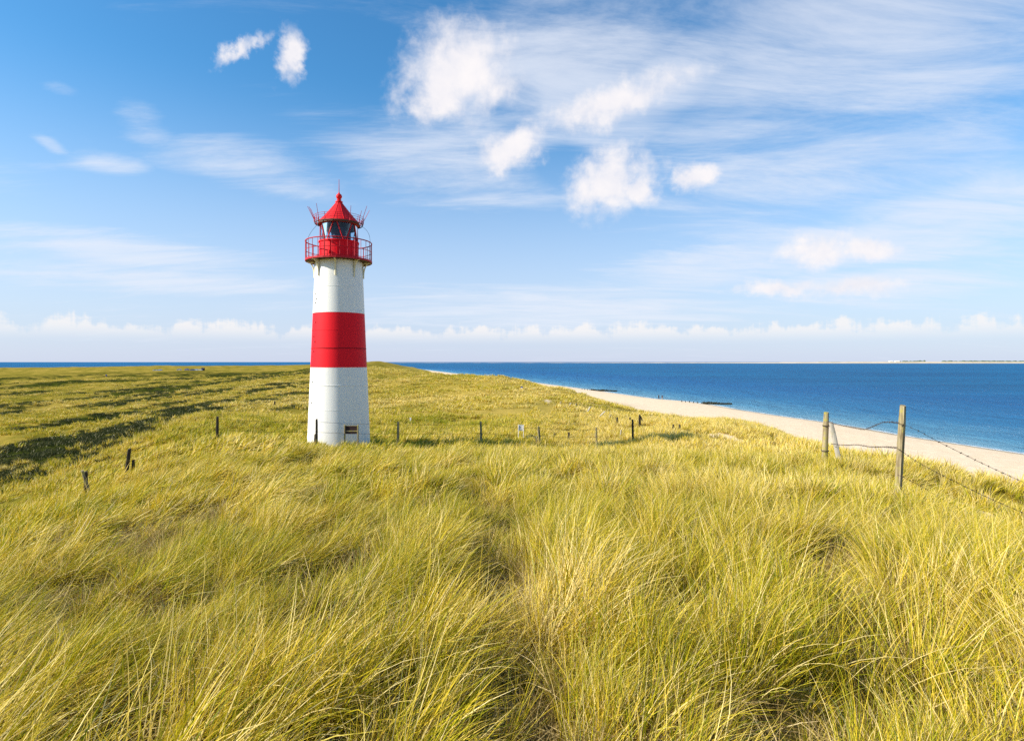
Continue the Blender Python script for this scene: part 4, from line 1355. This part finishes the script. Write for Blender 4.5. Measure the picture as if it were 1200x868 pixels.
#            seed, blades, radius, length, width, lean, spread, segs, droop
colA = clump_collection('near_tussock', [(s, 58, 0.09, 0.66, 0.0058, (0.12 if s < 5 else 0.40), 0.46 if s < 5 else 0.40, 5, 1.0) for s in range(1, 10)], GRASS)
colB = clump_collection('mid_tussock', [(s+20, 54, 0.14, 0.64, 0.0125, (0.15 if s < 4 else 0.5), 0.42, 4, 0.9) for s in range(1, 8)], GRASS)
colC = clump_collection('far_tussock', [(s+40, 56, 0.30, 0.58, 0.030, (0.2 if s < 4 else 0.5), 0.5, 3, 0.8) for s in range(1, 7)], GRASS)
colD = clump_collection('distant_tussock', [(s+60, 70, 0.70, 0.55, 0.05, 0.3, 0.6, 2, 0.8) for s in range(1, 7)], GRASS)
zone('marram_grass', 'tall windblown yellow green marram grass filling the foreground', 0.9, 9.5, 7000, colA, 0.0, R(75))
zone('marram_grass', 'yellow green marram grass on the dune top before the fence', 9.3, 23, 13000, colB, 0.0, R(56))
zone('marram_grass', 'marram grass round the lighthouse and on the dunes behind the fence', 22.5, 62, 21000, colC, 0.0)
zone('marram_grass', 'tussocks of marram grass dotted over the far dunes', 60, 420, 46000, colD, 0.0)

DEAD = grass_mat('dead_litter', [(0.1, (0.16, 0.105, 0.035)), (0.5, (0.32, 0.22, 0.07)), (0.9, (0.52, 0.39, 0.17))], 0.15)
def litter():
    col = clump_collection('dead_tuft', [(s+120, 46, 0.16, 0.34, 0.0055, 0.0, 2.2, 3, 0.5) for s in range(1, 5)], DEAD)
    n = 5200
    r = np.sqrt(rng.uniform(1, 13.0**2, n)); th = rng.uniform(-R(54), R(54), n)
    x, y = r*np.sin(th), r*np.cos(th)
    k = rng.uniform(0, 1, n) > sandiness(x, y)
    x, y = x[k], y[k]; n = len(x)
    scatter('dead_grass', 'brown dead grass litter lying between the foreground tussocks', 'grass', np.stack([x, y, H(x, y)+0.03], 1), np.stack([rng.normal(0, 0.2, n), rng.normal(0, 0.2, n), rng.uniform(0, 6.28, n)], 1),
            np.stack([rng.uniform(0.8, 1.3, n)]*2 + [rng.uniform(0.6, 1.0, n)], 1), rng.integers(0, 4, n), rng.uniform(0.2, 0.8, n), col)
litter()
def heather():
    col = clump_collection('heather_tuft', [(s+80, 90, 0.6, 0.24, 0.035, 0.0, 1.2, 2, 0.4) for s in range(1, 5)], HEATH)
    n = 26000
    u = rng.uniform(0, 1, n)
    r = 40*(520/40.0)**(u**0.7)
    th = rng.uniform(-R(50), R(2), n)
    x, y = r*np.sin(th), r*np.cos(th)
    k = rng.uniform(0, 1, n) < heathiness(x, y)*1.1 - 0.1
    x, y = x[k], y[k]
    n = len(x)
    hh = rng.uniform(0.7, 1.5, n)
    scatter('heather', 'dark green heather patches spread over the plain on the left', 'heather', np.stack([x, y, H(x, y)], 1), np.stack([np.zeros(n), np.zeros(n), rng.uniform(0, 6.28, n)], 1),
            np.stack([hh*1.2, hh*1.2, hh], 1), rng.integers(0, 4, n), rng.uniform(0.2, 0.8, n), col)
heather()

# small rose bush beside the white sign
def bush(u, d, w, h, label):
    p = at_depth(u, d)
    t = thing('rose_bush', p, label, 'bush')
    rr = random.Random(9)
    b = MB()
    for k in range(14):
        a = rr.uniform(0, 6.28)
        b.tube([(0, 0, -0.1), (w*0.25*math.cos(a), w*0.25*math.sin(a), h*0.5), (w*0.42*math.cos(a), w*0.42*math.sin(a), h*rr.uniform(.7, .95))], [0.014, 0.01, 0.005], 5)
    b.build('stem', M['darkwood'], t)
    f = MB()
    for k in range(900):
        a = rr.uniform(0, 6.28); e = rr.uniform(0, 1)
        q = rr.uniform(0.35, 1.0)
        c = Vector((w/2*q*math.cos(a)*math.sqrt(1-(e*0.9)**2), w/2*q*math.sin(a)*math.sqrt(1-(e*0.9)**2), 0.08 + h*e*q))
        d1 = Vector((rr.uniform(-1, 1), rr.uniform(-1, 1), rr.uniform(-.6, .6))).normalized()
        d2 = d1.cross(Vector((rr.uniform(-1, 1), rr.uniform(-1, 1), rr.uniform(-1, 1)))).normalized()
        s = rr.uniform(0.03, 0.06)
        f.poly([c-d1*s, c+d2*s*0.5, c+d1*s, c-d2*s*0.5], [(0, 1, 2, 3)])
    m, tt, out = new_mat('rose_leaf')
    oc = tt.n('ShaderNodeTexCoord').outputs['Object']
    principled(tt, out, tt.mix(tt.noise(oc, 6, 3), (0.03, 0.06, 0.012), (0.09, 0.13, 0.02)), 0.5)
    o = f.build('foliage', m, t)
    o['kind'] = 'stuff'
bush(623, 37.5, 0.9, 0.55, 'low dark green rose bush beside the small white sign')
